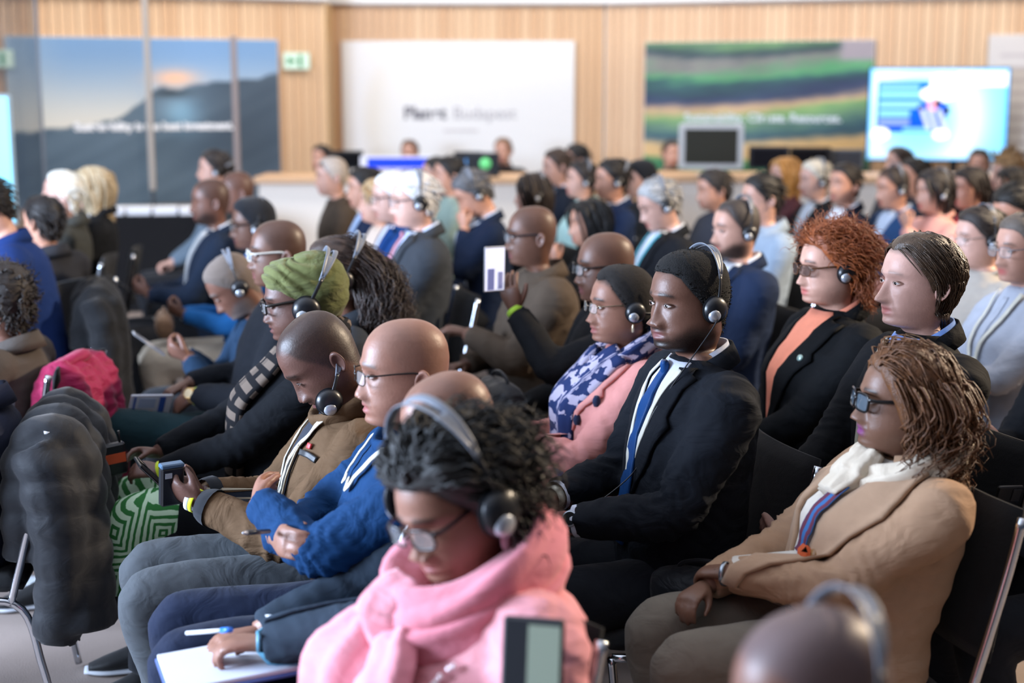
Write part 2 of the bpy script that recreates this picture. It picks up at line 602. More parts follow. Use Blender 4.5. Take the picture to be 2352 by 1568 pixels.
def head_pt(z, phi, o):
    z, phi = np.broadcast_arrays(z, phi)
    zz = -z
    f = np.interp(zz, -np.array(_Z['f'][0]), _Z['f'][1])
    b = np.interp(zz, -np.array(_Z['b'][0]), _Z['b'][1])
    w = np.interp(zz, -np.array(_Z['w'][0]), _Z['w'][1])
    fat = o.get('fat', 0.0)
    w = w * (1 + fat * np.exp(-((z + .065) / .05) ** 2)) * (1 + o.get('neckw', 0.0) * np.clip((-.12 - z) / .03, 0, 1) * np.clip((z + .23) / .04, 0, 1))
    b = b + fat * .05 * np.exp(-((z + .10) / .04) ** 2)
    jaw = o.get('jaw', 0.0)
    w = w * (1 + jaw * np.exp(-((z + .09) / .03) ** 2))
    yc = .012
    s, c = np.sin(phi), np.cos(phi)
    n = np.where(c > 0, 2 / 2.25, 2 / 2.1)
    x = w * np.sign(s) * np.abs(s) ** n
    dep = np.where(c > 0, yc - f, b - yc)
    y = yc - np.sign(c) * dep * np.abs(c) ** n
    return x, y

def sst(t):
    t = np.clip(t, 0, 1)
    return t * t * (3 - 2 * t)

def head_mesh(mb, o, lod, pose):
    nphi, nz = ((86, 94), (48, 52), (28, 32))[lod]
    u = np.linspace(0, 2 * np.pi, nphi, endpoint=False)
    phi = u - 0.55 * np.sin(u)
    phi = (phi + np.pi) % (2 * np.pi) - np.pi
    zt = np.concatenate([.118 - .052 * (1 - np.cos(np.linspace(0, np.pi / 2, nz // 4))), ])
    zr = np.interp(np.linspace(0, 1, nz - len(zt)), [0, .70, 1], [.066, -.135, -.27])
    zs = np.concatenate([zt[:-1], zr])
    x, y = head_pt(zs[:, None], phi[None, :], o)
    x, y = x.copy(), y.copy()
    for _ in range(2 if lod == 0 else 1):
        for a in (x, y):
            a[1:-1] = .25 * a[:-2] + .5 * a[1:-1] + .25 * a[2:]
    z = np.broadcast_to(zs[:, None], x.shape).copy()
    fr = (np.cos(phi)[None, :] > 0) * 1.0
    ax = np.abs(x)
    nw = o.get('nosew', 1.25)
    A = np.interp(-z, [-.024, -.008, .010, .030, .042, .049, .056, .063], [0, .004, .012, .021, .0275, .0265, .010, 0]) * o.get('nosel', .86 if nw > 1.3 else 1.0)
    sg = np.interp(-z, [-.02, .02, .038, .050, .06], [.009, .010, .0135 * nw, .0165 * nw, .015 * nw])
    nose = A * np.exp(-(ax / sg) ** 2.4) * fr
    wing = (.007 + .004 * (nw > 1.3)) * np.exp(-((ax - .015 * nw) / .0065) ** 2 - ((z + .048) / .009) ** 2) * fr
    sock = .0075 * np.exp(-((ax - .033) / .019) ** 2 - ((z - .003) / .012) ** 2) * fr
    brow = .0040 * np.exp(-((z - .024) / .008) ** 2 - (ax / .055) ** 4) * fr
    cheek = .0035 * np.exp(-((ax - .045) / .018) ** 2 - ((z + .028) / .018) ** 2) * fr
    lf = o.get('lips', 1.2)
    lips = lf * (.0042 * np.exp(-((z + .067) / .0052) ** 2 - (ax / .021) ** 2) + .0045 * np.exp(-((z + .0835) / .0060) ** 2 - (ax / .018) ** 2)) * fr
    line = .0050 * np.exp(-((z + .0752) / .0026) ** 2 - (ax / .025) ** 4) * fr
    fold_ = .0022 * np.exp(-((ax - .030 + (z + .05) * .25) / .004) ** 2 - ((z + .062) / .018) ** 2) * fr
    y = y - nose - wing + sock - brow - cheek - lips + line + fold_ - .003 * np.exp(-((z + .104) / .008) ** 2 - (ax / .018) ** 2) * fr
    # pigment: R lips, G hair / beard / brow
    lipm = np.exp(-((z + .0755) / .0125) ** 4 - (ax / .0235) ** 4) * fr
    bz = .0275 - .22 * np.maximum(ax - .03, 0)
    br = o.get('brows', .9) * np.exp(-((z - bz) / .0048) ** 2) * np.clip((ax - .011) / .004, 0, 1) * np.clip((.054 - ax) / .006, 0, 1) * fr
    ap = np.degrees(np.abs(phi))[None, :]
    bd = o.get('beard', 0.0)
    jawz = -.050 - .025 * np.clip((60 - ap) / 30, 0, 1)
    bm_ = bd * sst((jawz - z + .012) / .035) * np.clip((z + .14) / .02, 0, 1) * sst((112 - ap) / 34) * (1 - lipm)
    mo = max(bd, o.get('moust', 0)) * np.exp(-((z + .0605) / .005) ** 4 - (ax / .03) ** 4) * fr * (1 - lipm)
    sc = o.get('stubble', 0.0) * np.clip((z - hairline(phi, -.007, o.get('recede', 0))[None, :]) / .016, 0, 1)
    G = np.maximum.reduce([br, bm_, mo, np.broadcast_to(sc, z.shape)])
    V = pose(np.stack([x, y, z], -1).reshape(-1, 3))
    C = np.stack([lipm, G, 0 * G], -1).reshape(-1, 3)
    Q = gridq(len(zs), nphi, True)
    top = len(V)
    V = np.vstack([V, V[:nphi].mean(0, keepdims=True)])
    C = np.vstack([C, C[:1]])
    j = np.arange(nphi)
    mb.add(V, Q, np.stack([(j + 1) % nphi, j, np.full(nphi, top)], 1), None, C, 0)
    # ears
    for s in (1, -1):
        nt_, nr_ = ((22, 8), (14, 5), (10, 4))[lod]
        t = np.linspace(0, 2 * np.pi, nt_, endpoint=False)
        r = np.linspace(0, 1, nr_)[:, None]
        taper = 1 - .28 * np.clip(-np.sin(t), 0, 1)
        ey = r * .0165 * np.cos(t) * taper
        ez = r * .0295 * np.sin(t)
        eo = .004 + .0115 * np.exp(-((r - .82) / .16) ** 2) * (.55 + .45 * np.cos(t) * 1) - .006 * np.exp(-(r / .45) ** 2) + 0 * ey
        ex = .072 + eo + (ey + .018) * .42
        E = np.stack([s * ex, ey + .020 - .10 * ez * -1, ez - .014], -1)
        back = E.copy(); back[..., 0] = s * (.066 + (ey + .018) * .30)
        Vv = np.concatenate([E.reshape(-1, 3), back[-1]])
        q = gridq(nr_, nt_, True)
        jj = np.arange(nt_)
        rim = np.stack([(nr_ - 1) * nt_ + jj, (nr_ - 1) * nt_ + (jj + 1) % nt_, nr_ * nt_ + (jj + 1) % nt_, nr_ * nt_ + jj], 1)
        q = np.vstack([q, rim])
        mb.add(pose(Vv), q if s > 0 else q[:, ::-1], None, None, np.tile([.06, 0, 0], (len(Vv), 1)), 0)
    # eyes: ball with upper and lower lid
    if lod < 2:
        op = o.get('eye', .72)
        for s in (1, -1):
            n1, n2 = (15, 9) if lod == 0 else (9, 5)
            uu = np.linspace(-1, 1, n1)[:, None]
            vv = np.linspace(-1, 1, n2)[None, :]
            ex = uu * .0138 + 0 * vv
            hgt = (1 - uu ** 2) ** .8
            ez = np.where(vv > 0, vv * .0052 * op, vv * .0040) * hgt - .0012
            ey = -.0868 - .0035 * (1 - uu ** 2) * (1 - .4 * vv ** 2) + .012 * np.clip(s * uu, 0, 1) ** 2 * .5
            E = np.stack([s * .033 + ex, ey, ez + .001], -1)
            q = gridq(n1, n2)
            gaze = o.get('gaze', 0.0)
            ctr = E.reshape(-1, 3)[q].mean(1)
            iris = ((ctr[:, 0] - s * .033 - gaze * .004) ** 2 + (ctr[:, 2] - .0005 + (1 - op) * .002) ** 2) < .0052 ** 2
            V_ = pose(E.reshape(-1, 3))
            mb.add(V_, q[~iris], mi=1)
            mb.add(V_, q[iris], mi=2)
            for vv_, rr in ((1, .0021), (-1, .0013)):
                k = 9
                u1 = np.linspace(-1.06, 1.06, k)
                hg = np.clip(1 - u1 ** 2, 0, 1) ** .8
                zz = (.0052 * op if vv_ > 0 else -.0040) * hg + (.0016 if vv_ > 0 else -.0012) * hg - .0004
                yy = -.0872 - .0035 * (1 - u1 ** 2) + .012 * np.clip(s * u1, 0, 1) ** 2 * .5
                L = pose(np.stack([s * .033 + u1 * .0138, yy, zz], -1))
                tube(mb, L, np.full(k, rr) * (.5 + .5 * hg), 5, None, False, mi=0, col=[0, .55 if vv_ > 0 else .12, 0])
    return mb

# ------------------------------------------------------------------ hair
def head_shell(mb, th, pose, o, hl=None, nphi=60, nv=22, fold=None, seed=0, noise=.0, nf=60, mi=0, ztop=.1178):
    phi = np.linspace(-np.pi, np.pi, nphi, endpoint=False)
    v = np.linspace(0, 1, nv)
    h = hairline(phi, o.get('hshift', 0), o.get('recede', 0)) if hl is None else hl(phi)
    # travel from crown to hairline along an arc so that the crown is evenly covered
    a0 = np.arccos(np.clip((h - .0) / .118, -1, 1))
    ang = v[:, None] * a0[None, :]
    z = .118 * np.cos(ang)
    z = np.where(h[None, :] < 0, z, z)
    x, y = head_pt(np.minimum(z, ztop), phi[None, :] + 0 * z, o)
    P = np.stack([x, y, z], -1)
    n = np.stack([x / .078 ** 2, (y - .008) / .1 ** 2, (z - .02) / .098 ** 2], -1)
    n /= np.linalg.norm(n, axis=-1, keepdims=True) + 1e-9
    t = th(phi[None, :] + 0 * z, v[:, None] + 0 * z) if callable(th) else th * (1 - v[:, None] ** 7) + .0006 + 0 * z
    if noise:
        f = wrinkle(seed, noise, nf, (1, 1, 1))
        t = t + f(P.reshape(-1, 3)).reshape(t.shape) * np.clip((1 - v[:, None]) * 6, .0, 1)
    if fold is not None:
        t = t + fold(phi[None, :] + 0 * z, v[:, None] + 0 * z)
    P = P + n * t[..., None]
    V = pose(P.reshape(-1, 3))
    uv = np.stack(np.broadcast_arrays(phi[None, :] / 6.28, v[:, None]), -1).reshape(-1, 2)
    return mb.add(V, gridq(nv, nphi, True), None, uv, mi=mi)

def locks(mb, pose, o, n, length, rad, sweep, seed=0, steps=12, curl=0.0, cfreq=2.0, lift=.012, grav=1.0, out=0.0, region=None, ns=4, jit=.25, taper=.35, lenvar=.2, cstart=.3, rz=(1, 1, 1), hug=.6):
    """strands that grow from the scalp and fall along it; sweep(P)->vector field"""
    rs = np.random.RandomState(seed)
    ph, zz = [], []
    while len(ph) < n:
        p = rs.uniform(-np.pi, np.pi)
        c = rs.uniform(-.1, .118)
        h = hairline(np.array([p]), o.get('hshift', 0), o.get('recede', 0))[0]
        if c < h + abs(rs.normal()) * .004: continue
        if region and not region(p, c): continue
        ph.append(p); zz.append(c)
    ph, zz = np.array(ph), np.array(zz)
    x, y = head_pt(zz, ph, o)
    P = np.stack([x, y, zz], 1)
    cen = np.array([0, .006, .015]); rad3 = np.array([.079, .101, .106]) * np.array(rz)
    def nrm(p):
        q = (p - cen) / rad3 ** 2
        return q / (np.linalg.norm(q, axis=1, keepdims=True) + 1e-9)
    L = length(ph, zz) if callable(length) else np.full(n, length)
    L = L * rs.uniform(1 - lenvar, 1 + lenvar, n)
    st = (L / (steps - 1))[:, None]
    D = nrm(P) * .35 + sweep(P, ph) * .6 + rs.normal(size=(n, 3)) * jit
    D /= np.linalg.norm(D, axis=1, keepdims=True)
    lf = lift * rs.uniform(.35, 1.15, n)
    pts = [P.copy()]
    for i in range(steps - 1):
        nn = nrm(P)
        g = np.linalg.norm((P - cen) / rad3, axis=1)
        des = sweep(P, ph) * np.clip((P[:, 2:] + .03) / .07, .12, 1) + np.array([0, 0, -grav]) * 1.0 + nn * out
        tg0 = 1 + lf / .095
        des = des - nn * (hug * np.clip((g - tg0) * 6, 0, 1) * (P[:, 2] > -.10))[:, None]
        near = np.clip((1.35 - g) / .25, 0, 1)[:, None]
        below = np.clip((P[:, 2:] + .02) / .05, 0, 1)
        tang = des - nn * np.minimum((des * nn).sum(1, keepdims=True), 0) * near * np.maximum(below, .5)
        tang = tang / (np.linalg.norm(tang, axis=1, keepdims=True) + 1e-9) + rs.normal(size=(n, 3)) * jit * .5
        D = .45 * D + .55 * tang
        D /= np.linalg.norm(D, axis=1, keepdims=True) + 1e-9
        P = P + D * st
        g = np.linalg.norm((P - cen) / rad3, axis=1)
        tgt = 1 + lf / .095 * min(1, (i + 1) / 2)
        fac = np.where((g < tgt) & (P[:, 2] > -.09), tgt / np.maximum(g, .2), 1)
        P = cen + (P - cen) * fac[:, None]
        # keep clear of the neck
        low = P[:, 2] < -.08
        rr = np.hypot(P[:, 0], P[:, 1] - .015)
        fx = np.where(low & (rr < .075), .075 / np.maximum(rr, .01), 1)
        P[:, 0] *= fx; P[:, 1] = (P[:, 1] - .015) * fx + .015
        pts.append(P.copy())
    S = np.stack(pts, 1)
    if curl:
        k = np.linspace(0, 1, steps)[None, :]
        amp = curl * np.clip((k - cstart) / (1 - cstart), 0, 1)
        p0 = rs.uniform(0, 6.28, n)[:, None]
        T = np.gradient(S, axis=1); T /= np.linalg.norm(T, axis=2, keepdims=True) + 1e-9
        A = np.cross(T, np.array([.3, .5, .8])); A /= np.linalg.norm(A, axis=2, keepdims=True) + 1e-9
        B = np.cross(T, A)
        ang = k * cfreq * 6.28 + p0
        S = S + (amp * np.cos(ang))[..., None] * A + (amp * np.sin(ang))[..., None] * B
    T = np.gradient(S, axis=1); T /= np.linalg.norm(T, axis=2, keepdims=True) + 1e-9
    A = S - cen; A = A - T * (A * T).sum(2, keepdims=True); A /= np.linalg.norm(A, axis=2, keepdims=True) + 1e-9
    B = np.cross(T, A)
    k = np.linspace(0, 1, steps)
    R = (rad * rs.uniform(.6, 1.3, n))[:, None] * (1 - (1 - taper) * k[None, :] ** 2) * np.where(k > .99, .25, 1)[None, :]
    th = np.linspace(0, 2 * np.pi, ns, endpoint=False)
    V = S[:, :, None] + R[:, :, None, None] * (np.cos(th)[None, None, :, None] * A[:, :, None] * .55 + np.sin(th)[None, None, :, None] * B[:, :, None])
    V = pose(V.reshape(-1, 3))
    q = gridq(steps, ns, True)
    Q = (q[None] + (np.arange(n) * steps * ns)[:, None, None]).reshape(-1, 4)
    mb.add(V, Q)
    return mb

# ------------------------------------------------------------------ hands
def unit(v):
    v = np.asarray(v, float)
    return v / (np.linalg.norm(v) + 1e-9)

def hand(mb, W, d, palm, side, curl=.35, size=1.0, thumb=.5, spread=1.0, ns=8):
    W = np.asarray(W, float)
    Y = unit(d)
    Z = -unit(np.asarray(palm, float) - Y * (np.asarray(palm, float) @ Y))
    X = np.cross(Y, Z) * side
    k = size
    pt = lambda x, y, z: W + (X * x + Y * y + Z * z) * k
    tube(mb, [pt(0, -.03, 0), pt(0, 0, 0), pt(.002, .03, .002), pt(.002, .065, .003), pt(.001, .090, 0)],
         np.array([[.019, .025], [.018, .025], [.016, .033], [.014, .040], [.010, .036]]) * k, ns + 4, 10, True, up=Z)
    fx = np.array([.030, .0105, -.0095, -.028]) * spread
    fl = [.070, .078, .073, .057]
    cl = curl if isinstance(curl, (list, tuple)) else [curl, curl * 1.05, curl * 1.1, curl * 1.15]
    for x, l, c in zip(fx, fl, cl):
        base = np.array([x, .078 if abs(x) < .025 else .074, .001])
        a = 0.0
        P = [base - (0, .012, 0), base]
        for seg, da in ((.44, 62), (.32, 72), (.24, 45)):
            a += math.radians(da * c)
            P.append(P[-1] + np.array([x * .06 * spread, math.cos(a), -math.sin(a)]) * l * seg)
        tube(mb, [pt(*p) for p in P], np.array([.0088, .0092, .0086, .0078, .0052]) * k, ns, 12, True, up=Z)
    P = [np.array([.014, .012, -.003]), np.array([.030, .030, -.008])]
    dv = unit([.62 - .5 * thumb, .75, -.25 - .55 * thumb])
    P.append(P[-1] + dv * .036)
    P.append(P[-1] + unit(dv + np.array([-.45 * thumb - .1, .35, -.1])) * .030)
    tube(mb, [pt(*p) for p in P], np.array([.0125, .0125, .0100, .0066]) * k, ns, 11, True, up=Z)
    return mb

# ------------------------------------------------------------------ headset, glasses
M_GREY = plain('grey_plastic', '6f7580', .42)
M_BLK = plain('black_plastic', '14161b', .35)
M_FOAM = plain('foam', '0c0d10', .95, spec=.1)
M_SILV = plain('silver_plastic', 'b4bac4', .30, metal=.55)
M_CHROME = plain('chrome', 'c9ced6', .16, metal=1.0)
HEADSET_MESH = {}
def headset_meshes(alpha, lod):
    key = (round(alpha), lod)
    if key in HEADSET_MESH: return HEADSET_MESH[key]
    a = math.radians(alpha)
    ns = 28 if lod == 0 else 14
    Y0, Z0 = .014, -.012
    Rt = (.150 if abs(alpha) < 50 else .128)
    def P(s, off=0.0, r=0.0):
        rr = Rt + r
        y = rr * math.cos(s) * math.sin(a) + off * math.cos(a)
        z = rr * math.cos(s) * math.cos(a) - off * math.sin(a)
        return np.array([(.098 + r) * math.sin(s), Y0 + y, Z0 + z])
    out = {}
    mb = MB()
    S = np.linspace(-.95, .95, 23 if lod == 0 else 11)
    for sg in (-1, 1):
        rail = [P(s, sg * .0095 * max(0, math.cos(s / .95 * math.pi / 2)) ** .7) for s in S]
        T, A, B = frames(np.array(rail), up=(0, math.sin(a), math.cos(a)))
        wd = [.0052 + .0010 * math.cos(s) for s in S]
        tube(mb, rail, [(.0017, w_) for w_ in wd], 8, None, True, up=(0.01, math.sin(a), math.cos(a)))
    # solid ends of the band
    for sg in (-1, 1):
        ss = np.linspace(.45, 1.05, 9) * sg
        tube(mb, [P(s) for s in ss], [(.0016, .0125 - .0075 * (abs(s) - .45) / .6) for s in ss], 8, None, True, up=(0.01, math.sin(a), math.cos(a)))
    out['headband'] = mb.mesh('headband', M_GREY)
    for nm, sg in (('l', 1), ('r', -1)):
        mb = MB()
        ss = np.linspace(1.0, 1.50, 7)
        pts = [P(s * sg) for s in ss]
        pts.append(np.array([sg * .101, Y0, Z0 + .012 * math.cos(a)]))
        tube(mb, pts, [(.0022, .0044)] * len(pts), 8, 12, True, up=(1, .01, .02))
        out['arm' + nm] = mb.mesh('arm', M_BLK)
        M = Matrix.Translation((sg * .076, Y0, Z0)) @ Matrix.Rotation(sg * math.pi / 2, 4, 'Y')
        mb = MB()
        lathe(mb, [(.004, .002), (.016, .002), (.026, .004), (.0335, .009), (.0345, .014), (.031, .018), (.02, .019)], ns, M)
        out['cushion' + nm] = recalc(mb.mesh('ear_cushion', M_FOAM))
        mb = MB()
        lathe(mb, [(.0325, .012), (.0325, .017), (.0295, .024), (.024, .029), (.015, .0325), (.006, .0338), (.0005, .034)], ns, M)
        out['cup' + nm] = recalc(mb.mesh('ear_cup', M_BLK))
        M2 = Matrix.Translation((sg * .0775, Y0 - .010, Z0 - .011)) @ Matrix.Rotation(sg * math.pi / 2, 4, 'Y')
        mb = MB()
        lathe(mb, [(.0168, .022), (.0165, .027), (.0135, .0315), (.008, .0338), (.0005, .0346)], ns, M2)
        out['cap' + nm] = recalc(mb.mesh('cap', M_SILV))
        mb = MB()
        box(mb, sg * .1105, Y0 + .008, Z0 - .002, .0015, .012, .0022)
        out['mark' + nm] = mb.mesh('badge', M_SILV)
    HEADSET_MESH[key] = out
    return out

def headset(label, M, alpha, lod, only=None, cable=None):
    h = thing('headset', label, 'headset', group='conference headsets')
    h.matrix_world = M
    ms = headset_meshes(alpha, min(lod, 1))
    obj('headband', ms['headband'], h)
    for s in ('l', 'r'):
        obj('arm', ms['arm' + s], h)
        c = obj('ear_cup', ms['cup' + s], h)
        obj('cap', ms['cap' + s], c)
        obj('ear_cushion', ms['cushion' + s], h)
    if cable is not None:
        mb = MB()
        tube(mb, cable, .0016, 6, 40, True)
        obj('cable', mb.mesh('cable', M_BLK), h)
    return h

def glasses(mb, pose, r=.0014, wide=.0265, tall=.019, z0=-.002, shape=3.0, tint=None, lens=None):
    for s in (1, -1):
        t = np.linspace(0, 2 * np.pi, 25)
        cx, cz = np.cos(t), np.sin(t)
        x = s * .034 + wide * np.sign(cx) * np.abs(cx) ** (2 / shape)
        z = z0 + tall * np.sign(cz) * np.abs(cz) ** (2 / shape)
        y = -.112 + .010 * ((np.abs(x) / .06) ** 2)
        R = pose(np.stack([x, y, z], 1))
        tube(mb, R, r, 6, None, False)
        if lens is not None:
            V = np.vstack([R[:-1], R[:-1].mean(0, keepdims=True)])
            j = np.arange(24)
            lens.add(V, None, np.stack([j, (j + 1) % 24, np.full(24, 24)], 1))
        xo = s * (.034 + wide)
        Tm = pose(np.array([[xo, -.102, z0 + tall * .55], [s * .072, -.080, .008], [s * .0775, -.03, .010], [s * .0800, .012, .008], [s * .077, .028, -.008]]))
        tube(mb, Tm, [(max(r * 1.6, .0018), r)] * 5, 6, 14, True)
    B = pose(np.array([[-.0085, -.112, z0 + .004], [0, -.116, z0 + .007], [.0085, -.112, z0 + .004]]))
    tube(mb, B, r, 6, 7, True)
    return mb

# ------------------------------------------------------------------ chair
CHAIR = None
M_SEAT = fabric('101114', .9, .1, .3)
def chair_proto():
    root = thing('conference_chair', 'black conference chair with chrome frame', 'chair')
    def pad(name, w, h, t, bend, tilt, org):
        nu, nv = 12, 10
        u = np.linspace(-1, 1, nu); v = np.linspace(-1, 1, nv)
        U, Vv = np.meshgrid(u, v)
        sq = lambda a: np.sign(a) * np.abs(a) ** .55
        rnd = np.clip(1 - np.maximum(np.abs(U), np.abs(Vv)) ** 8, 0, 1) ** .5
        mb = MB()
        base = np.stack([U * w / 2, Vv * h / 2, bend * U ** 2], -1)
        top = base.copy(); top[..., 2] += t / 2 * (.25 + .75 * rnd)
        bot = base.copy(); bot[..., 2] -= t / 2 * (.25 + .75 * rnd)
        q = gridq(nv, nu)
        edge = [i for i in range(nu)] + [r * nu + nu - 1 for r in range(1, nv)] + [(nv - 1) * nu + i for i in range(nu - 2, -1, -1)] + [r * nu for r in range(nv - 2, 0, -1)]
        k = nu * nv
        rim = [[edge[i], edge[(i + 1) % len(edge)], k + edge[(i + 1) % len(edge)], k + edge[i]] for i in range(len(edge))]
        P = np.concatenate([top.reshape(-1, 3), bot.reshape(-1, 3)])
        R = np.array(Matrix.Rotation(tilt, 3, 'X'))
        P = P @ R.T + org
        mb.add(P, np.vstack([q, q[:, ::-1] + k, rim]))
        return obj(name, recalc(mb.mesh(name, M_SEAT)), root)
    pad('seat', .47, .45, .055, .012, math.radians(-3), np.array([0, -.03, .435]))
    pad('backrest', .42, .36, .035, -.035, math.radians(80), np.array([0, .235, .72]))
    for s in (1, -1):
        x = s * .235
        mb = MB()
        tube(mb, [(x, -.25, .43), (x, -.24, .30), (x, -.235, .02), (x, -.20, .012)], .0115, 10, 20)
        obj('leg', mb.mesh('leg', M_CHROME), root)
        mb = MB()
        tube(mb, [(x, -.25, .43), (x, 0, .40), (x, .18, .38), (x, .235, .20), (x, .27, .012)], .0115, 10, 26)
        obj('leg', mb.mesh('leg', M_CHROME), root)
        mb = MB()
        tube(mb, [(x, .16, .385), (x, .205, .55), (x, .255, .74), (x, .285, .88)], .0115, 10, 18)
        obj('upright', mb.mesh('upright', M_CHROME), root)
    mb = MB()
    tube(mb, [(-.235, -.02, .402), (.235, -.02, .402)], .010, 8)
    obj('crossbar', mb.mesh('crossbar', M_CHROME), root)
    return root
def chair(loc, rz, label, group='conference chairs in rows'):
    global CHAIR
    if CHAIR is None:
        CHAIR = chair_proto(); c = CHAIR
    else:
        c = copy_tree(CHAIR)
    c.location = loc
    c.rotation_euler = (0, 0, rz)
    tag(c, label, 'chair', group)
    return c
# ------------------------------------------------------------------ people
SKIN = {
 'd1': ('5e4036', '623c3a', '0b0908'), 'd2': ('664638', '744646', '0b0908'), 'd3': ('6f4b3d', '7c4a48', '100c0a'), 'd4': ('8a6150', '8e5350', '14100e'),
 'd5': ('70503f', '7d3f72', '14100e'),
 'l1': ('c29481', 'b9655f', '3a2a20'), 'l2': ('c69b8b', 'c07068', '55463c'), 'l3': ('c08d76', 'a45a50', '1f1814'), 'l4': ('bd9486', 'b06a64', '5b5048')}
M_EYE = plain('eye_white', 'b3aaa4', .25)
M_IRIS = plain('iris', '120b08', .15)
SEED = [10]

def ik(S, W, l1, l2, hint):
    S, W, hint = np.array(S, float), np.array(W, float), np.array(hint, float)
    v = W - S
    d = np.linalg.norm(v)
    if d > (l1 + l2) * .985:
        W = S + v / d * (l1 + l2) * .985; v = W - S; d = np.linalg.norm(v)
    u = v / d
    a = (l1 ** 2 - l2 ** 2 + d ** 2) / (2 * d)
    h = math.sqrt(max(l1 ** 2 - a ** 2, 0))
    p = hint - u * (hint @ u)
    p = p / (np.linalg.norm(p) + 1e-9)
    return S + u * a + p * h, W

ARMS = {
 'lap': dict(L=((.095, -.25, .675), (-.75, -.62, -.22), (.1, .25, -1)), R=((-.085, -.26, .655), (.75, -.62, -.05), (-.1, .25, -1)), curl=.45),
 'thigh': dict(L=((.135, -.28, .675), (-.25, -.95, -.20), (0, .1, -1)), R=((-.135, -.28, .675), (.25, -.95, -.12), (0, .1, -1)), curl=.3),
 'crossed': dict(L=((-.06, -.245, .845), (-.95, .12, .12), (0, 1, -.2), (1, -.25, -.8)), R=((.075, -.215, .80), (.95, .2, .1), (0, 1, -.2), (-1, -.25, -.8)), curl=.35),
 'device': dict(L=((.065, -.29, .76), (-.35, -.80, .45), (-.7, .35, .6)), R=((-.055, -.29, .75), (.35, -.80, .45), (.7, .35, .6)), curl=.62),
 'chin': dict(L=((.06, -.14, None), (-.25, -.2, .95), (-.5, .8, 0)), R=((-.10, -.24, .66), (.8, -.5, 0), (0, .2, -1)), curl=.7),
}

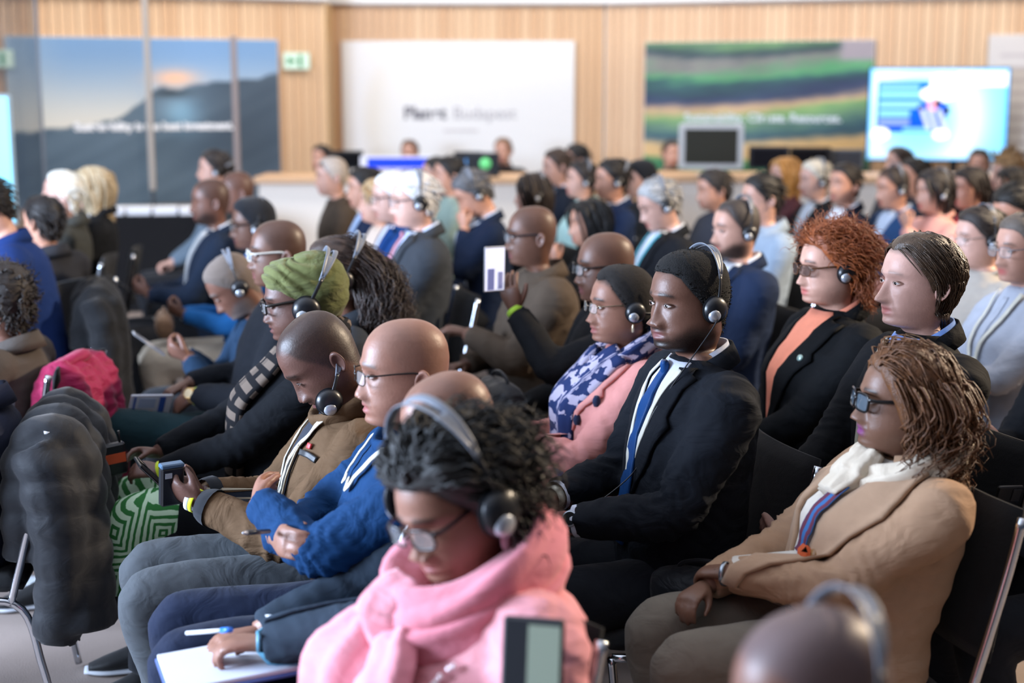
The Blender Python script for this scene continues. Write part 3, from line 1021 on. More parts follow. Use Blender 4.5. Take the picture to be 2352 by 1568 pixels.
def person(px, py, d, label, sex='m', k=1.0, yaw=-76, hy=0, hp=0, hr=0, lean=-.05, sk='d2', hair=None, haircol='0d0b0a', face=None, top='1a1d24', style='suit',
           shirt='e6e8ee', tie=None, legs='15171c', arms='lap', glass=None, hs=None, hslabel=None, lan=None, bulk=1.0, belly=0.0, hsize=1.0, lod=None, seat=True,
           fold=.004, chairlabel=None, knees=None, feet=None, foldb=.25, neck=0.0, shoes='0e0e10', stand=False, noleg=False, cuff=None, sleeve_end=1.0, wrap=None, scalp=None, sheen=.0, collarh=None, choff=0.0):
    SEED[0] += 1
    seed = SEED[0]
    face = {'neckw': .14, **(face or {})}
    if lod is None: lod = 0 if d < 4.9 else (1 if d < 7.3 else 2)
    H = at(px, py, d)
    rz = math.radians(yaw)
    fw = Vector((math.sin(rz), -math.cos(rz), 0))
    root_loc = Vector((H.x, H.y, 0)) - fw * lean
    Pn = thing('person', label, 'person', (root_loc.x, root_loc.y, 0), rz)
    hz = H.z
    hk = (1.0 if sex == 'm' else .955) * hsize
    Hc = np.array([0, -lean, hz])
    R = np.array(Matrix.Rotation(math.radians(hy), 3, 'Z') @ Matrix.Rotation(math.radians(hp), 3, 'X') @ Matrix.Rotation(math.radians(hr), 3, 'Y'))
    NB = Hc + np.array([0, .022 + .085 * math.sin(math.radians(max(hp, 0))), -.138 * hk + .02 * math.sin(math.radians(max(hp, 0)))])
    tb = NB - (Hc + np.array([0, .012, -.185 * hk]))
    def pose(V):
        V = np.asarray(V, float).reshape(-1, 3) * hk
        w_ = np.clip((V[:, 2] / hk + .205) / .10, 0, 1)
        w_ = (w_ * w_ * (3 - 2 * w_))[:, None]
        return Hc + w_ * (V @ R.T) + (1 - w_) * (V + tb)
    def rigid(V):
        return Hc + (np.asarray(V, float).reshape(-1, 3) * hk) @ R.T
    # ---- spine
    z0 = .455 if not stand else .80
    k2 = k
    SPN = catmull(np.array([[0, .02, z0], [0, .025 + .15 * NB[1], z0 + (NB[2] - z0) * .30], [0, .022 + .62 * NB[1], z0 + (NB[2] - z0) * .70], NB]), 41)
    TN = np.gradient(SPN, axis=0); TN /= np.linalg.norm(TN, axis=1, keepdims=True)
    def spine(t):
        i = np.clip(t, 0, 1) * 40
        a = int(min(i, 39)); f = i - a
        p = SPN[a] * (1 - f) + SPN[a + 1] * f
        tn = unit(TN[a] * (1 - f) + TN[a + 1] * f)
        return p, tn, np.array([0, -tn[2], tn[1]])
    fem = sex == 'f'
    tt = [0, .10, .28, .48, .64, .76, .84, .90, .95, 1.0]
    aa = np.array([.172, .184, .168, .170, .178, .174, .160, .132, .098, .074]) * (k2 * bulk * (.93 if fem else 1.0))
    bF = np.array([.125, .138, .132, .134, .136, .118, .098, .082, .070, .060]) * k2 * bulk
    bB = np.array([.105, .112, .108, .112, .118, .116, .106, .090, .076, .066]) * k2 * bulk
    aa[-2:] = np.maximum(aa[-2:] / bulk, .06); bF[-2:] /= bulk; bB[-2:] /= bulk
    bF[1:4] += belly * np.array([.8, 1.0, .5])
    if fem: bF[3:6] += np.array([.020, .040, .018]) * k2
    nsl, nph = 30, 40
    ts = np.linspace(0, 1, nsl)
    ph = np.linspace(0, 2 * np.pi, nph, endpoint=False)
    cn, sn = np.cos(ph), np.sin(ph)
    rows = []
    for t in ts:
        p, tn, F = spine(t)
        a = np.interp(t, tt, aa); f = np.interp(t, tt, bF); b = np.interp(t, tt, bB)
        e = 2 / 2.3
        xx = a * np.sign(sn) * np.abs(sn) ** e
        yy = np.where(cn > 0, f, b) * np.sign(cn) * np.abs(cn) ** e
        rows.append(p[None] + np.outer(xx, [1, 0, 0]) + np.outer(yy, F))
    TV = np.concatenate(rows)
    mb = MB()
    nV = len(TV)
    TVc = np.vstack([TV, rows[0].mean(0, keepdims=True), rows[-1].mean(0, keepdims=True)])
    j = np.arange(nph); j2 = (j + 1) % nph
    mb.add(TVc, gridq(nsl, nph, True), np.vstack([np.stack([j2, j, np.full(nph, nV)], 1), np.stack([(nsl - 1) * nph + j, (nsl - 1) * nph + j2, np.full(nph, nV + 1)], 1)]))
    # ---- arms
    A = ARMS[arms] if isinstance(arms, str) else {**ARMS['lap'], **arms}
    sp_, _, sF = spine(.835)
    shw = .182 * k2 * bulk ** .7 * (.92 if fem else 1.0)
    body = MB()
    if hair and 'stubble' not in face and hair.get('name', 'hair') == 'hair': face['stubble'] = .9
    head_mesh(body, face, lod, pose)
    n_neck = len(body.V[0]) - 4
    arm = {}
    sr = (1.0 if not fem else .88) * bulk ** .8 * k2
    for s, nm in ((1, 'L'), (-1, 'R')):
        S = sp_ + np.array([s * shw, .004, -.012])
        (wp, hd, palm) = A[nm][:3]
        hint = A[nm][3] if len(A[nm]) > 3 else (s * .75, .75, -.55)
        wp = list(wp)
        if wp[2] is None: wp[2] = hz - .19
        if len(A[nm]) > 4 and A[nm][4] == 'head': wp = list(Hc + np.array(wp))
        Ee, W = ik(S, wp, .285 * k2, .255 * k2, hint)
        arm[nm] = (S, Ee, W, hd, palm)
        m1 = (S + Ee) / 2; m2 = (Ee + W) / 2
        We = Ee + (W - Ee) * (sleeve_end - .04)
        path = [sp_ + np.array([s * shw * .45, .01, -.02]), S, S * .35 + Ee * .65 + 0, Ee, Ee * .45 + We * .55, We]
        rad = np.array([.068, .074, .063, .056, .050, .043]) * sr
        if sleeve_end < 1: rad[-1] = .047 * sr; rad[-2] = .048 * sr
        tube(mb, path, rad, 16, 26)
        n0 = body.n
        tube(body, [sp_ + np.array([s * .03, 0, 0]), S + np.array([-s * .02, 0, 0]), S * .5 + Ee * .5, Ee, Ee + (W - Ee) * .4, W], np.array([.030, .034, .034, .031, .035, .0235]) * sr, 10, 18)
        body.T.append(np.array([[n_neck, n_neck + 1, n0 + 2 * (s > 0)]])); body.TM.append(np.zeros(1))
        n_end = body.n - 3
        cu = A.get('curl' + nm, A.get('curl', .4))
        hb = MB()
        hand(hb, W, hd, palm, s, cu, (.98 if not fem else .88) * k2, A.get('thumb', .5), ns=8 if lod == 0 else 6)
        if lod == 0:
            hm = remesh(hb, .0056, 2, [], 'h')
            V = np.empty(len(hm.vertices) * 3); hm.vertices.foreach_get('co', V)
            qd = [tuple(p.vertices) for p in hm.polygons]
            body.add(V.reshape(-1, 3), [q for q in qd if len(q) == 4], [q for q in qd if len(q) == 3])
            bpy.data.meshes.remove(hm)
            hV = V.reshape(-1, 3)
        else:
            V, Q, T = hb.arrays()
            body.add(V, Q, T)
            hV = V
        hi = int(np.argmin(np.linalg.norm(hV - W, axis=1)))
        body.T.append(np.array([[n_end, n_end - 1, body.n - len(hV) + hi]])); body.TM.append(np.zeros(1))
        cf_ = cuff if cuff else (shirt if style == 'suit' and isinstance(shirt, str) else None)
        if cf_ and lod == 0:
            m_ = MB()
            tube(m_, [Ee + (W - Ee) * .90, Ee + (W - Ee) * .97, Ee + (W - Ee) * 1.0], np.array([.036, .0365, .036]) * sr, 16, 6, cap=False)
            obj('cuff', m_.mesh('cuff', fabric(cf_, .8, .1, .05)), Pn)
    sname = {'suit': 'jacket', 'open': 'jacket', 'sweater': 'sweater', 'coat': 'coat', 'shirt': 'shirt', 'puffer': 'puffer_jacket', 'dress': 'top'}[style]
    tm = top if not isinstance(top, str) else fabric(top, .85, foldb, .12, sheen)
    vox = (.0105, .018, .029)[lod]
    w0 = wrinkle(seed, fold * (1.0 if lod < 2 else .6), 20.0)
    rs_ = np.random.RandomState(seed)
    def dsp(p):
        o_ = w0(p)
        if lod < 2:
            for nm in ('L', 'R'):
                S_, E2, W_ = arm[nm][:3]
                r_ = np.linalg.norm(p - E2, axis=1)
                al = (p - E2) @ unit(W_ - S_) * 75 + 1.4 * np.sin(p @ rs_.normal(size=3) * 26) + 1.0 * np.sin(p @ rs_.normal(size=3) * 40)
                o_ = o_ + fold * .95 * (1 - 1.6 * np.abs(np.sin(al))) * np.exp(-(r_ / .13) ** 2)
                r2 = np.linalg.norm(p - S_ + np.array([0, 0, .07]), axis=1)
                o_ = o_ + fold * .6 * (1 - 1.6 * np.abs(np.sin(p @ np.array([20., 10, 55]) + 1.5 * np.sin(p @ rs_.normal(size=3) * 20)))) * np.exp(-(r2 / .09) ** 2)
        return o_
    gm = remesh(mb, vox, (3, 2, 1)[lod], tm, sname, dsp)
    obj(sname, gm, Pn)
    skc = SKIN[sk]
    bo = obj('body', body.mesh('body', [skin(skc[0], skc[1], scalp or skc[2]), M_EYE, M_IRIS], uv=False, col='pigment'), Pn)
    bv = bvh_of(gm)
    # ---- draping on the front of the garment
    def dr(x, t, off):
        p, tn, F = spine(min(t, 1.0))
        if t > 1: p = p + tn * (t - 1) * .5
        o_ = p + np.array([x, 0, 0]) + F * .45
        loc, nor, _, _ = bv.ray_cast(Vector(o_), Vector(-F), .75)
        if loc is None:
            loc, nor, _, _ = bv.find_nearest(Vector(p + np.array([x, 0, 0]) + F * .05))
            if loc is None: return p, F
        nn = np.array(nor)
        if nn @ F < 0: nn = -nn
        nn = unit(nn + F * .6)
        return np.array(loc) + nn * off, nn
    def panel(name, rows_, off, thick, mat, parent=None, nsub=5):
        """rows_: list of (t, x_left, x_right) or with per-row off; a cloth panel lying on the garment"""
        V1, V2, UV = [], [], []
        L = 0.0
        for i, (t, xa, xb) in enumerate(rows_):
            for q in range(nsub):
                x = xa + (xb - xa) * q / (nsub - 1)
                p, n_ = dr(x, t, off)
                V1.append(p + n_ * thick); V2.append(p - n_ * .004)
                UV.append((x, t * (NB[2] - z0)))
        m_ = MB()
        nr = len(rows_)
        q = gridq(nr, nsub)
        kk = nr * nsub
        edge = [i for i in range(nsub)] + [r * nsub + nsub - 1 for r in range(1, nr)] + [(nr - 1) * nsub + i for i in range(nsub - 2, -1, -1)] + [r * nsub for r in range(nr - 2, 0, -1)]
        rim = [[edge[i], edge[(i + 1) % len(edge)], kk + edge[(i + 1) % len(edge)], kk + edge[i]] for i in range(len(edge))]
        m_.add(np.array(V1 + V2), np.vstack([q, q[:, ::-1] + kk, rim]), None, UV + UV)
        me = recalc(m_.mesh(name, mat))
        return obj(name, me, parent or Pn)
    def strip(name, pts, wd, off, mat, thick=.0015, n=22, parent=None):
        """ribbon along (x,t) points"""
        C = catmull(np.array(pts, float), n)
        wv = np.interp(np.linspace(0, 1, n), np.linspace(0, 1, len(wd)), wd) if not np.isscalar(wd) else np.full(n, wd)
        P3 = [dr(c[0], c[1], off) for c in C]
        P = np.array([p for p, _ in P3]); Nn = np.array([q for _, q in P3])
        T = np.gradient(P, axis=0); T /= np.linalg.norm(T, axis=1, keepdims=True) + 1e-9
        B = np.cross(T, Nn); B /= np.linalg.norm(B, axis=1, keepdims=True) + 1e-9
        m_ = MB()
        u = np.linspace(-1, 1, 5)
        V1 = P[:, None] + B[:, None] * (u[None, :, None] * wv[:, None, None] / 2) + Nn[:, None] * thick
        V2 = P[:, None] + B[:, None] * (u[None, :, None] * wv[:, None, None] / 2) - Nn[:, None] * .002
        L = np.concatenate([[0], np.cumsum(np.linalg.norm(np.diff(P, axis=0), axis=1))])
        uv = np.stack(np.broadcast_arrays(u[None, :] * .5 * wv[:, None], L[:, None]), -1).reshape(-1, 2)
        kk = n * 5
        q = gridq(n, 5)
        edge = [i for i in range(5)] + [r * 5 + 4 for r in range(1, n)] + [(n - 1) * 5 + i for i in range(3, -1, -1)] + [r * 5 for r in range(n - 2, 0, -1)]
        rim = [[edge[i], edge[(i + 1) % len(edge)], kk + edge[(i + 1) % len(edge)], kk + edge[i]] for i in range(len(edge))]
        m_.add(np.concatenate([V1.reshape(-1, 3), V2.reshape(-1, 3)]), np.vstack([q, q[:, ::-1] + kk, rim]), None, np.vstack([uv, uv]))
        return obj(name, recalc(m_.mesh(name, mat)), parent or Pn)
    def collar(name, r, h, mat, open_=35, drop=.035, flare=.012, zoff=-.012, thick=.004, parent=None, back=.0, yoff=.0):
        """folded band round the neck, open at the throat"""
        nS = 25
        ps = np.radians(np.linspace(-180 + open_, 180 - open_, nS))
        b_ = (1 - np.cos(ps)) / 2
        cx = r * (1 + neck) * np.sin(ps)
        cy = NB[1] + .018 + yoff + (r * 1.02) * np.cos(ps) - .012 * b_
        zt = NB[2] + zoff + .030 + back - (drop + .030 + back) * b_ ** 1.4
        hh = h * (1 + .55 * b_ ** 3)
        top_ = np.stack([cx, cy, zt + .35 * hh], 1)
        rad_ = np.stack([np.sin(ps), np.cos(ps), 0 * ps], 1)
        bot = top_ + rad_ * (flare + .25 * hh[:, None]) - np.array([0, 0, 1]) * hh[:, None]
        inn = top_ - np.array([0, 0, 1]) * hh[:, None] * .9 - rad_ * .002
        mid = top_ * .5 + bot * .5 + rad_ * .003
        m_ = MB()
        V = np.stack([inn, top_ - rad_ * .001, top_ + rad_ * .003 + np.array([0, 0, .001]), mid, bot, bot - rad_ * thick], 1)
        m_.add(V.reshape(-1, 3), gridq(nS, 6, True))
        return obj(name, recalc(m_.mesh(name, mat)), parent or Pn)
    sm = fabric(shirt, .8, .15, .05) if isinstance(shirt, str) else shirt
    vb = .42
    if style == 'suit' or style == 'open':
        hw0 = .060 if style == 'suit' else .075
        def hw(t): return max(.004, hw0 * np.interp(t, [vb, .80, .93, 1.0], [0.06, .80, 1.0, .95])) * k2
        ts_ = np.linspace(vb - .02, .985, 14)
        panel('shirt', [(t, -hw(t) - .012, hw(t) + .012) for t in ts_], .003, .002, sm, nsub=9 if lod == 0 else 5)
        if lod < 2 or shirt:
            collar('shirt_collar', .061 * k2, .034, sm, 30 if tie else 38, .040, .006, -.006)
        if tie:
            tmat = tie if not isinstance(tie, str) else fabric(tie, .45, .1, .3, 0)
            strip('tie', [(0, .955), (0, .80), (0, .62), (.004, .44), (.008, .30)], [.026, .045, .062, .076, .070], .010, tmat, .004)
            pk, nk = dr(0, .955, .014)
            m_ = MB()
            tube(m_, [pk + np.array([0, -.002, .012]), pk, pk - np.array([0, 0, .022])], [(.009, .018), (.012, .017), (.008, .011)], 10, 8)
            obj('tie_knot', m_.mesh('tie_knot', tmat), Pn)
        if lod < 2:
            lm = tm
            for s in (1, -1):
                n_ = 16
                rr = []
                for t in np.linspace(vb - .03, .965, n_):
                    lw = np.interp(t, [vb - .03, .55, .70, .765, .77, .84, .965], [.006, .050, .078, .094, .070, .066, .050]) * k2
                    xi = hw(t)
                    rr.append((t, s * xi, s * (xi + lw)))
                panel('lapel', rr, .007, .0045, lm, nsub=6)
        collar('jacket_collar', .074 * k2, .046, tm, 68, .050, .012, -.020, back=.006)
    elif style in ('coat', 'puffer'):
        collar('collar', .080 * k2, collarh or .055, tm, 40, .045, .016, -.014)
    elif style == 'shirt':
        collar('shirt_collar', .064 * k2, .036, tm, 38, .040, .008, -.006)
        strip('button_placket', [(0, .93), (0, .65), (0, .3)], .026, .002, tm, .002)
    else:
        collar('neckband', .071 * k2, .020, tm, 4, .030, .004, -.012)
    # ---- lanyard and badge
    if lan:
        lc = fabric(lan.get('col', 'c9c7bb'), .7, .08, .1)
        e = lan.get('end', .50)
        x0 = lan.get('x', .0)
        for s in (1, -1):
            strip('lanyard', [(s * .066, .955), (s * .058, .86), (s * .040 + x0 * .5, .70), (s * .010 + x0, e + .03)], .017, .012, lc, .0015)
        if lan.get('badge', True):
            pb, nb = dr(x0, e - .09, .014)
            bm_ = plain('badge_card', lan.get('card', '6ea9c4'), .35)
            pn = panel('badge', [(t, x0 - .042, x0 + .042) for t in np.linspace(e, e - .23, 6)], .012, .002, bm_)
    # ---- legs
    if not noleg:
        lg = MB()
        kz = .50 * k2
        fl = MB()
        for s, i in ((1, 0), (-1, 1)):
            hip = np.array([s * .085, .03, .535])
            kn = np.array(knees[i]) if knees else np.array([s * .115, -.43 * k2, kz + .035])
            ft = np.array(feet[i]) if feet else np.array([kn[0], kn[1] + .03, .09])
            lm_ = (hip + kn) / 2
            cf = kn * .45 + ft * .55 + np.array([0, .02, 0])
            tube(lg, [hip + (0, .06, 0), hip, lm_, kn + (0, .02, .012), kn + (0, -.012, -.03), cf, ft], np.array([.088, .094, .083, .068, .066, .060, .056]) * (k2 * bulk ** .7), 16, 26)
            dirf = unit(np.array([0.12 * s, -1, 0]))
            m_ = MB()
            P_ = [ft + (0, .045, -.045), ft + (0, .0, -.03), ft + np.array([0.008 * s, -.07, -.045]), ft + np.array([.014 * s, -.13, -.058]), ft + np.array([.018 * s, -.185, -.068])]
            tube(m_, P_, [(.035, .032), (.048, .038), (.034, .042), (.024, .044), (.012, .026)], 14, 16, up=(0, .2, 1))
            so = obj('shoe', m_.mesh('shoe', fabric(shoes, .55, .05, .1)), Pn)
            if lod < 2:
                m_ = MB()
                fz = ft[2] - .09
                tube(m_, [np.array([ft[0], ft[1] + .055, fz + .012]), np.array([ft[0] + .006 * s, ft[1] - .06, fz + .012]), np.array([ft[0] + .014 * s, ft[1] - .14, fz + .012]), np.array([ft[0] + .018 * s, ft[1] - .20, fz + .014])], [(.012, .032), (.012, .040), (.012, .046), (.010, .024)], 14, 14, up=(0, .01, 1))
                obj('sole', m_.mesh('sole', plain('sole', 'b9bcc2', .6)), so)
        tube(lg, [(0, .06, .50), (0, -.02, .50)], [(.075, .16), (.085, .165)], 18, 6, up=(0, .1, 1))
        lmt = legs if not isinstance(legs, str) else fabric(legs, .85, .3, .1, .05)
        obj('trousers', remesh(lg, (.017, .030, .045)[lod], (4, 3, 2)[lod], lmt, 'trousers', wrinkle(seed + 500, .004, 22.0, (1.4, .7, 1)) if lod < 2 else None), Pn)
    # ---- hair
    if hair:
        hm = MB()
        mat_h = hairmat(haircol, hair.get('rough', .5), hair.get('light'))
        nm_h = hair.get('name', 'hair')
        res = ((84, 30), (48, 18), (34, 14))[lod]
        if hair.get('shell', True):
            head_shell(hm, hair.get('th', .008), rigid, {**face, **hair}, hair.get('hl'), *res, fold=hair.get('fold'), seed=seed, noise=hair.get('noise', .0), nf=hair.get('nf', 90))
        for L in hair.get('locks', []):
            L = dict(L)
            if lod == 2: L['n'] = max(40, L['n'] // 3); L['rad'] = L['rad'] * 1.7
            elif lod == 1: L['n'] = max(60, L['n'] // 2); L['rad'] = L['rad'] * 1.35
            locks(hm, rigid, {**face, **hair}, seed=seed + 7, **L)
        if hair.get('mat'): mat_h = hair['mat']
        ho = obj(nm_h, hm.mesh(nm_h, mat_h), Pn)
        if hair.get('label'): ho['label'] = hair['label']
    # ---- glasses
    if glass:
        gmb = MB(); ln = MB()
        g = dict(glass); gc = g.pop('col', '141416'); gm_ = g.pop('metal', 0.0); lt = g.pop('lenscol', None)
        glasses(gmb, rigid, lens=ln, **g)
        go = obj('glasses', gmb.mesh('glasses', plain('spectacle_frame', gc, .25, gm_)), Pn)
        if lod < 2:
            obj('lens', ln.mesh('lens', plain('spectacle_lens', lt or 'ffffff', .05, 0, .5, 0, .75 if lt else .14)), go)
    # ---- headset
    Mw = Matrix.Translation(root_loc) @ Matrix.Rotation(rz, 4, 'Z') @ Matrix.Translation(Hc) @ Matrix(R.tolist()).to_4x4() @ Matrix.Scale(hk * 1.03 * (hs or {}).get('scale', 1.0), 4)
    if hs is not None:
        hd_ = dict(hs)
        Mh = Mw
        if 'shift' in hd_:
            Mh = Mw @ Matrix.Translation(hd_['shift'])
        cable = None
        if hd_.get('cable') and lod < 2:
            inv = (Mh).inverted() @ (Matrix.Translation(root_loc) @ Matrix.Rotation(rz, 4, 'Z'))
            cu_ = [np.array([.106, .004, -.026]), np.array([.107, -.004, -.05])]
            for (x, t) in ((.085, .90), (.06, .74), (.045, .55), (.05, .40)):
                p, _ = dr(x, t, .012)
                cu_.append(np.array(inv @ Vector(p)))
            cable = cu_
        headset(hslabel or ('conference headset worn by the ' + brief(label)), Mh, hd_.get('a', 12), lod, cable=cable)
    # ---- chair
    if seat:
        chair((root_loc.x + fw.x * choff, root_loc.y + fw.y * choff, 0), rz, chairlabel or ('black chair under the ' + brief(label)))
    ctx = dict(root=Pn, spine=spine, dr=dr, strip=strip, panel=panel, collar=collar, arm=arm, Hc=Hc, NB=NB, R=R, hk=hk, rigid=rigid, pose=pose, bv=bv, rz=rz, loc=root_loc, lod=lod, tm=tm, z0=z0, garment=gm)
    return ctx

def brief(s):
    w_ = s.split()[:11]
    while w_[-1] in ('with', 'a', 'an', 'in', 'and', 'the', 'of', 'behind', 'over', 'by', 'to', 'at', 'on', 'her', 'his', 'round', 'from', 'under', 'beyond', 'beside', 'before', 'up', 'blue', 'pale', 'short', 'light', 'black', 'white', 'dark', 'turquoise', 'long', 'far', 'lower', 'left', 'right', 'down', 'seen', 'open', 'bending', 'holding', 'cut', 'off'):
        w_.pop()
    return ' '.join(w_)

def to_world(c, p):
    return Matrix.Translation(c['loc']) @ Matrix.Rotation(c['rz'], 4, 'Z') @ Vector(p)
# ------------------------------------------------------------------ the hall
def carpet():
    m, nt, b = nodes('carpet')
    tc = N(nt, 'ShaderNodeTexCoord')
    n1 = N(nt, 'ShaderNodeTexNoise', _Scale=2.2, _Detail=6.0)
    n2 = N(nt, 'ShaderNodeTexNoise', _Scale=260.0, _Detail=2.0)
    for n_ in (n1, n2): nt.links.new(tc.outputs['Object'], n_.inputs['Vector'])
    mx = N(nt, 'ShaderNodeMix', data_type='RGBA')
    mx.inputs[6].default_value = (*lin('7d7069'), 1)
    mx.inputs[7].default_value = (*lin('9c8d84'), 1)
    nt.links.new(n1.outputs['Fac'], mx.inputs[0])
    nt.links.new(mx.outputs[2], b.inputs['Base Color'])
    b.inputs['Roughness'].default_value = .95
    bp = N(nt, 'ShaderNodeBump', _Strength=.5, _Distance=.004)
    nt.links.new(n2.outputs['Fac'], bp.inputs['Height'])
    nt.links.new(bp.outputs[0], b.inputs['Normal'])
    return m
mb = MB(); box(mb, 0, 6, -.05, 26, 24, .1)
tag(obj('floor', mb.mesh('floor', carpet(), smooth=False)), 'beige grey carpet floor of the hall', kind='structure')
M_WHITE = plain('white_paint', 'e9e7e4', .6)
mb = MB(); box(mb, 0, 6, 5.15, 26, 24, .1)
tag(obj('ceiling', mb.mesh('ceiling', M_WHITE, smooth=False)), 'white hall ceiling', kind='structure')
M_OAK = wood('oak_panelling', 'c99f78', 'dcba95')
M_OAKD = wood('oak_edge', 'b08a5e', 'c6a274')

def wall_seg(name, A, B, label, h=2.70, pw=.088, fascia=True):
    A, B = Vector((*A, 0)), Vector((*B, 0))
    L = (B - A).length
    ang = math.atan2(B.y - A.y, B.x - A.x)
    mb = MB(); box(mb, L / 2, .08, 2.55, L, .10, 5.1)
    wl = tag(obj(name, mb.mesh(name, M_WHITE, smooth=False), loc=A, rot=(0, 0, ang)), label, kind='structure')
    mb = MB(); box(mb, 0, 0, h / 2, pw - .008, .026, h, .003)
    pm = mb.mesh('plank', M_OAK, smooth=False)
    n = int(L / pw)
    for i in range(n):
        obj('plank', pm, wl, loc=((i + .5) * pw, .012 + .004 * ((i * 7) % 3 - 1), 0))
    if fascia:
        mb = MB(); box(mb, L / 2, -.03, h + .16, L, .12, .30, .01)
        obj('fascia', mb.mesh('fascia', M_WHITE, smooth=False), wl)
    return wl, A, B, ang
WL = wall_seg('wall_left', (-8.0, 12.16), (-1.90, 14.93), 'oak panelled wall section holding the mountain poster')
WC = wall_seg('wall_back', (-2.1, 15.5), (1.0, 15.5), 'oak panelled back wall holding the white screen')
WR = wall_seg('wall_right', (1.0, 15.5), (9.0, 12.74), 'oak panelled wall section holding the landscape poster')
mb = MB(); box(mb, -1.93, 15.22, 1.35, .05, .62, 2.70, .004)
tag(obj('trim_1', mb.mesh('trim', M_OAKD, smooth=False)), 'oak return edge between the two wall sections', kind='structure')

def hit(px, py, W, off=0.0):
    """where the view line through a photo pixel meets a wall section"""
    _, A, B, ang = W
    n = Vector((math.sin(ang), -math.cos(ang), 0))
    p0 = A + n * off
    r = at(px, py, 10.0) - Vector((0, 0, CAMH))
    t = ((p0 - Vector((0, 0, CAMH))) @ n) / (r @ n)
    return Vector((0, 0, CAMH)) + r * t

def sheet(name, W, x0, y0, x1, y1, colf, label, cat, off=.05, thick=.03, nx=120, nz=70, emit=0.0, matname='print', frame=None):
    """flat printed panel hung on wall W between photo corners"""
    a = hit(x0, (y0 + y1) / 2, W, off); b = hit(x1, (y0 + y1) / 2, W, off)
    z1 = (hit(x0, y0, W, off).z + hit(x1, y0, W, off).z) / 2
    z0 = (hit(x0, y1, W, off).z + hit(x1, y1, W, off).z) / 2
    a.z = b.z = 0
    L = (b - a).length
    ang = W[3]
    root = thing(name, label, cat, (a.x, a.y, z0), ang)
    Hh = z1 - z0
    u = np.linspace(0, 1, nx); v = np.linspace(0, 1, nz)
    U, V = np.meshgrid(u, v)
    C = colf(U, V)
    mb = MB()
    mb.add(np.stack([U * L, 0 * U - .001, V * Hh], -1), gridq(nz, nx), None, np.stack([U, V], -1), np.array([[lin(tuple(c)) for c in row] for row in np.clip(C, 0, 1)]))
    obj('print', mb.mesh('print', painted(matname, .55, emit), col='print'), root)
    mb = MB(); box(mb, L / 2, thick / 2 + .001, Hh / 2, L + .012, thick, Hh + .012, .003)
    obj('backing', mb.mesh('backing', frame or plain('board', 'd9d6d0', .6), smooth=False), root)
    return root, L, Hh, ang

def text(body, root, x, z, size, mat, y=-.006, align='LEFT', name='lettering', bold=0.0):
    c = bpy.data.curves.new('txt', 'FONT')
    c.body = body; c.size = size; c.align_x = align; c.extrude = .001; c.offset = bold
    o = bpy.data.objects.new('txt', c)
    TMP.collection.objects.link(o)
    TMP.view_layers[0].update()
    dg = TMP.view_layers[0].depsgraph
    me = bpy.data.meshes.new_from_object(o.evaluated_get(dg), depsgraph=dg)
    bpy.data.objects.remove(o)
    me.materials.clear(); me.materials.append(mat)
    t = obj(name, me, root, loc=(x, y, z), rot=(math.pi / 2, 0, 0))
    return t

def sstep(a, b, x):
    t = np.clip((x - a) / (b - a), 0, 1)
    return t * t * (3 - 2 * t)
def lerp(a, b, t):
    return np.array(a) * (1 - t[..., None]) + np.array(b) * t[..., None]
def vnoise(U, V, seed, f=6):
    rs = np.random.RandomState(seed)
    o = 0
    for i in range(6):
        k = rs.normal(size=2) * f * (1 + i * .6)
        o = o + np.sin(U * k[0] + V * k[1] * 2.2 + rs.uniform(0, 6) + 1.2 * np.sin(V * k[0] * .7 + U * 3)) / (1 + i * .5)
    return o / 3
def mountain(U, V):
    ridge = np.interp(U, [0, .12, .25, .36, .42, .47, .50, .55, .62, .70, .80, .92, 1.0], [.44, .46, .485, .51, .56, .615, .68, .71, .70, .735, .75, .765, .80])
    ridge = ridge + .006 * np.sin(U * 60)
    sky = lerp((.88, .86, .81), (.45, .59, .74), sstep(.42, .98, V))
    sky = lerp((.72, .74, .72), sky, sstep(-.1, .25, U + .0 * V)) * .5 + sky * .5
    glow = np.exp(-((U - .60) / .085) ** 2 - ((V - .765) / .05) ** 2)
    sky = sky * (1 - glow[..., None] * .9) + np.array((.98, .74, .58)) * glow[..., None] * .9
    n = vnoise(U * .8, V - U * .35, 3, 6)
    hill = lerp((.22, .30, .37), (.46, .54, .60), np.clip(.40 + .5 * n, 0, 1))
    hill = hill * (1 - .25 * sstep(.55, .9, U))[..., None] + np.array((.22, .22, .24)) * (.25 * sstep(.55, .9, U))[..., None]
    fl = np.exp(-((U - .62) / .07) ** 2 - ((V - .55) / .10) ** 2)
    hill = hill + np.array((.16, .24, .27)) * fl[..., None]
    cr = np.exp(-((U - .585) / .07) ** 2 - ((V - .675) / .025) ** 2)
    hill = hill * (1 - .5 * cr[..., None])
    m = sstep(-.006, .006, ridge - V)
    return lerp(sky, hill, m)
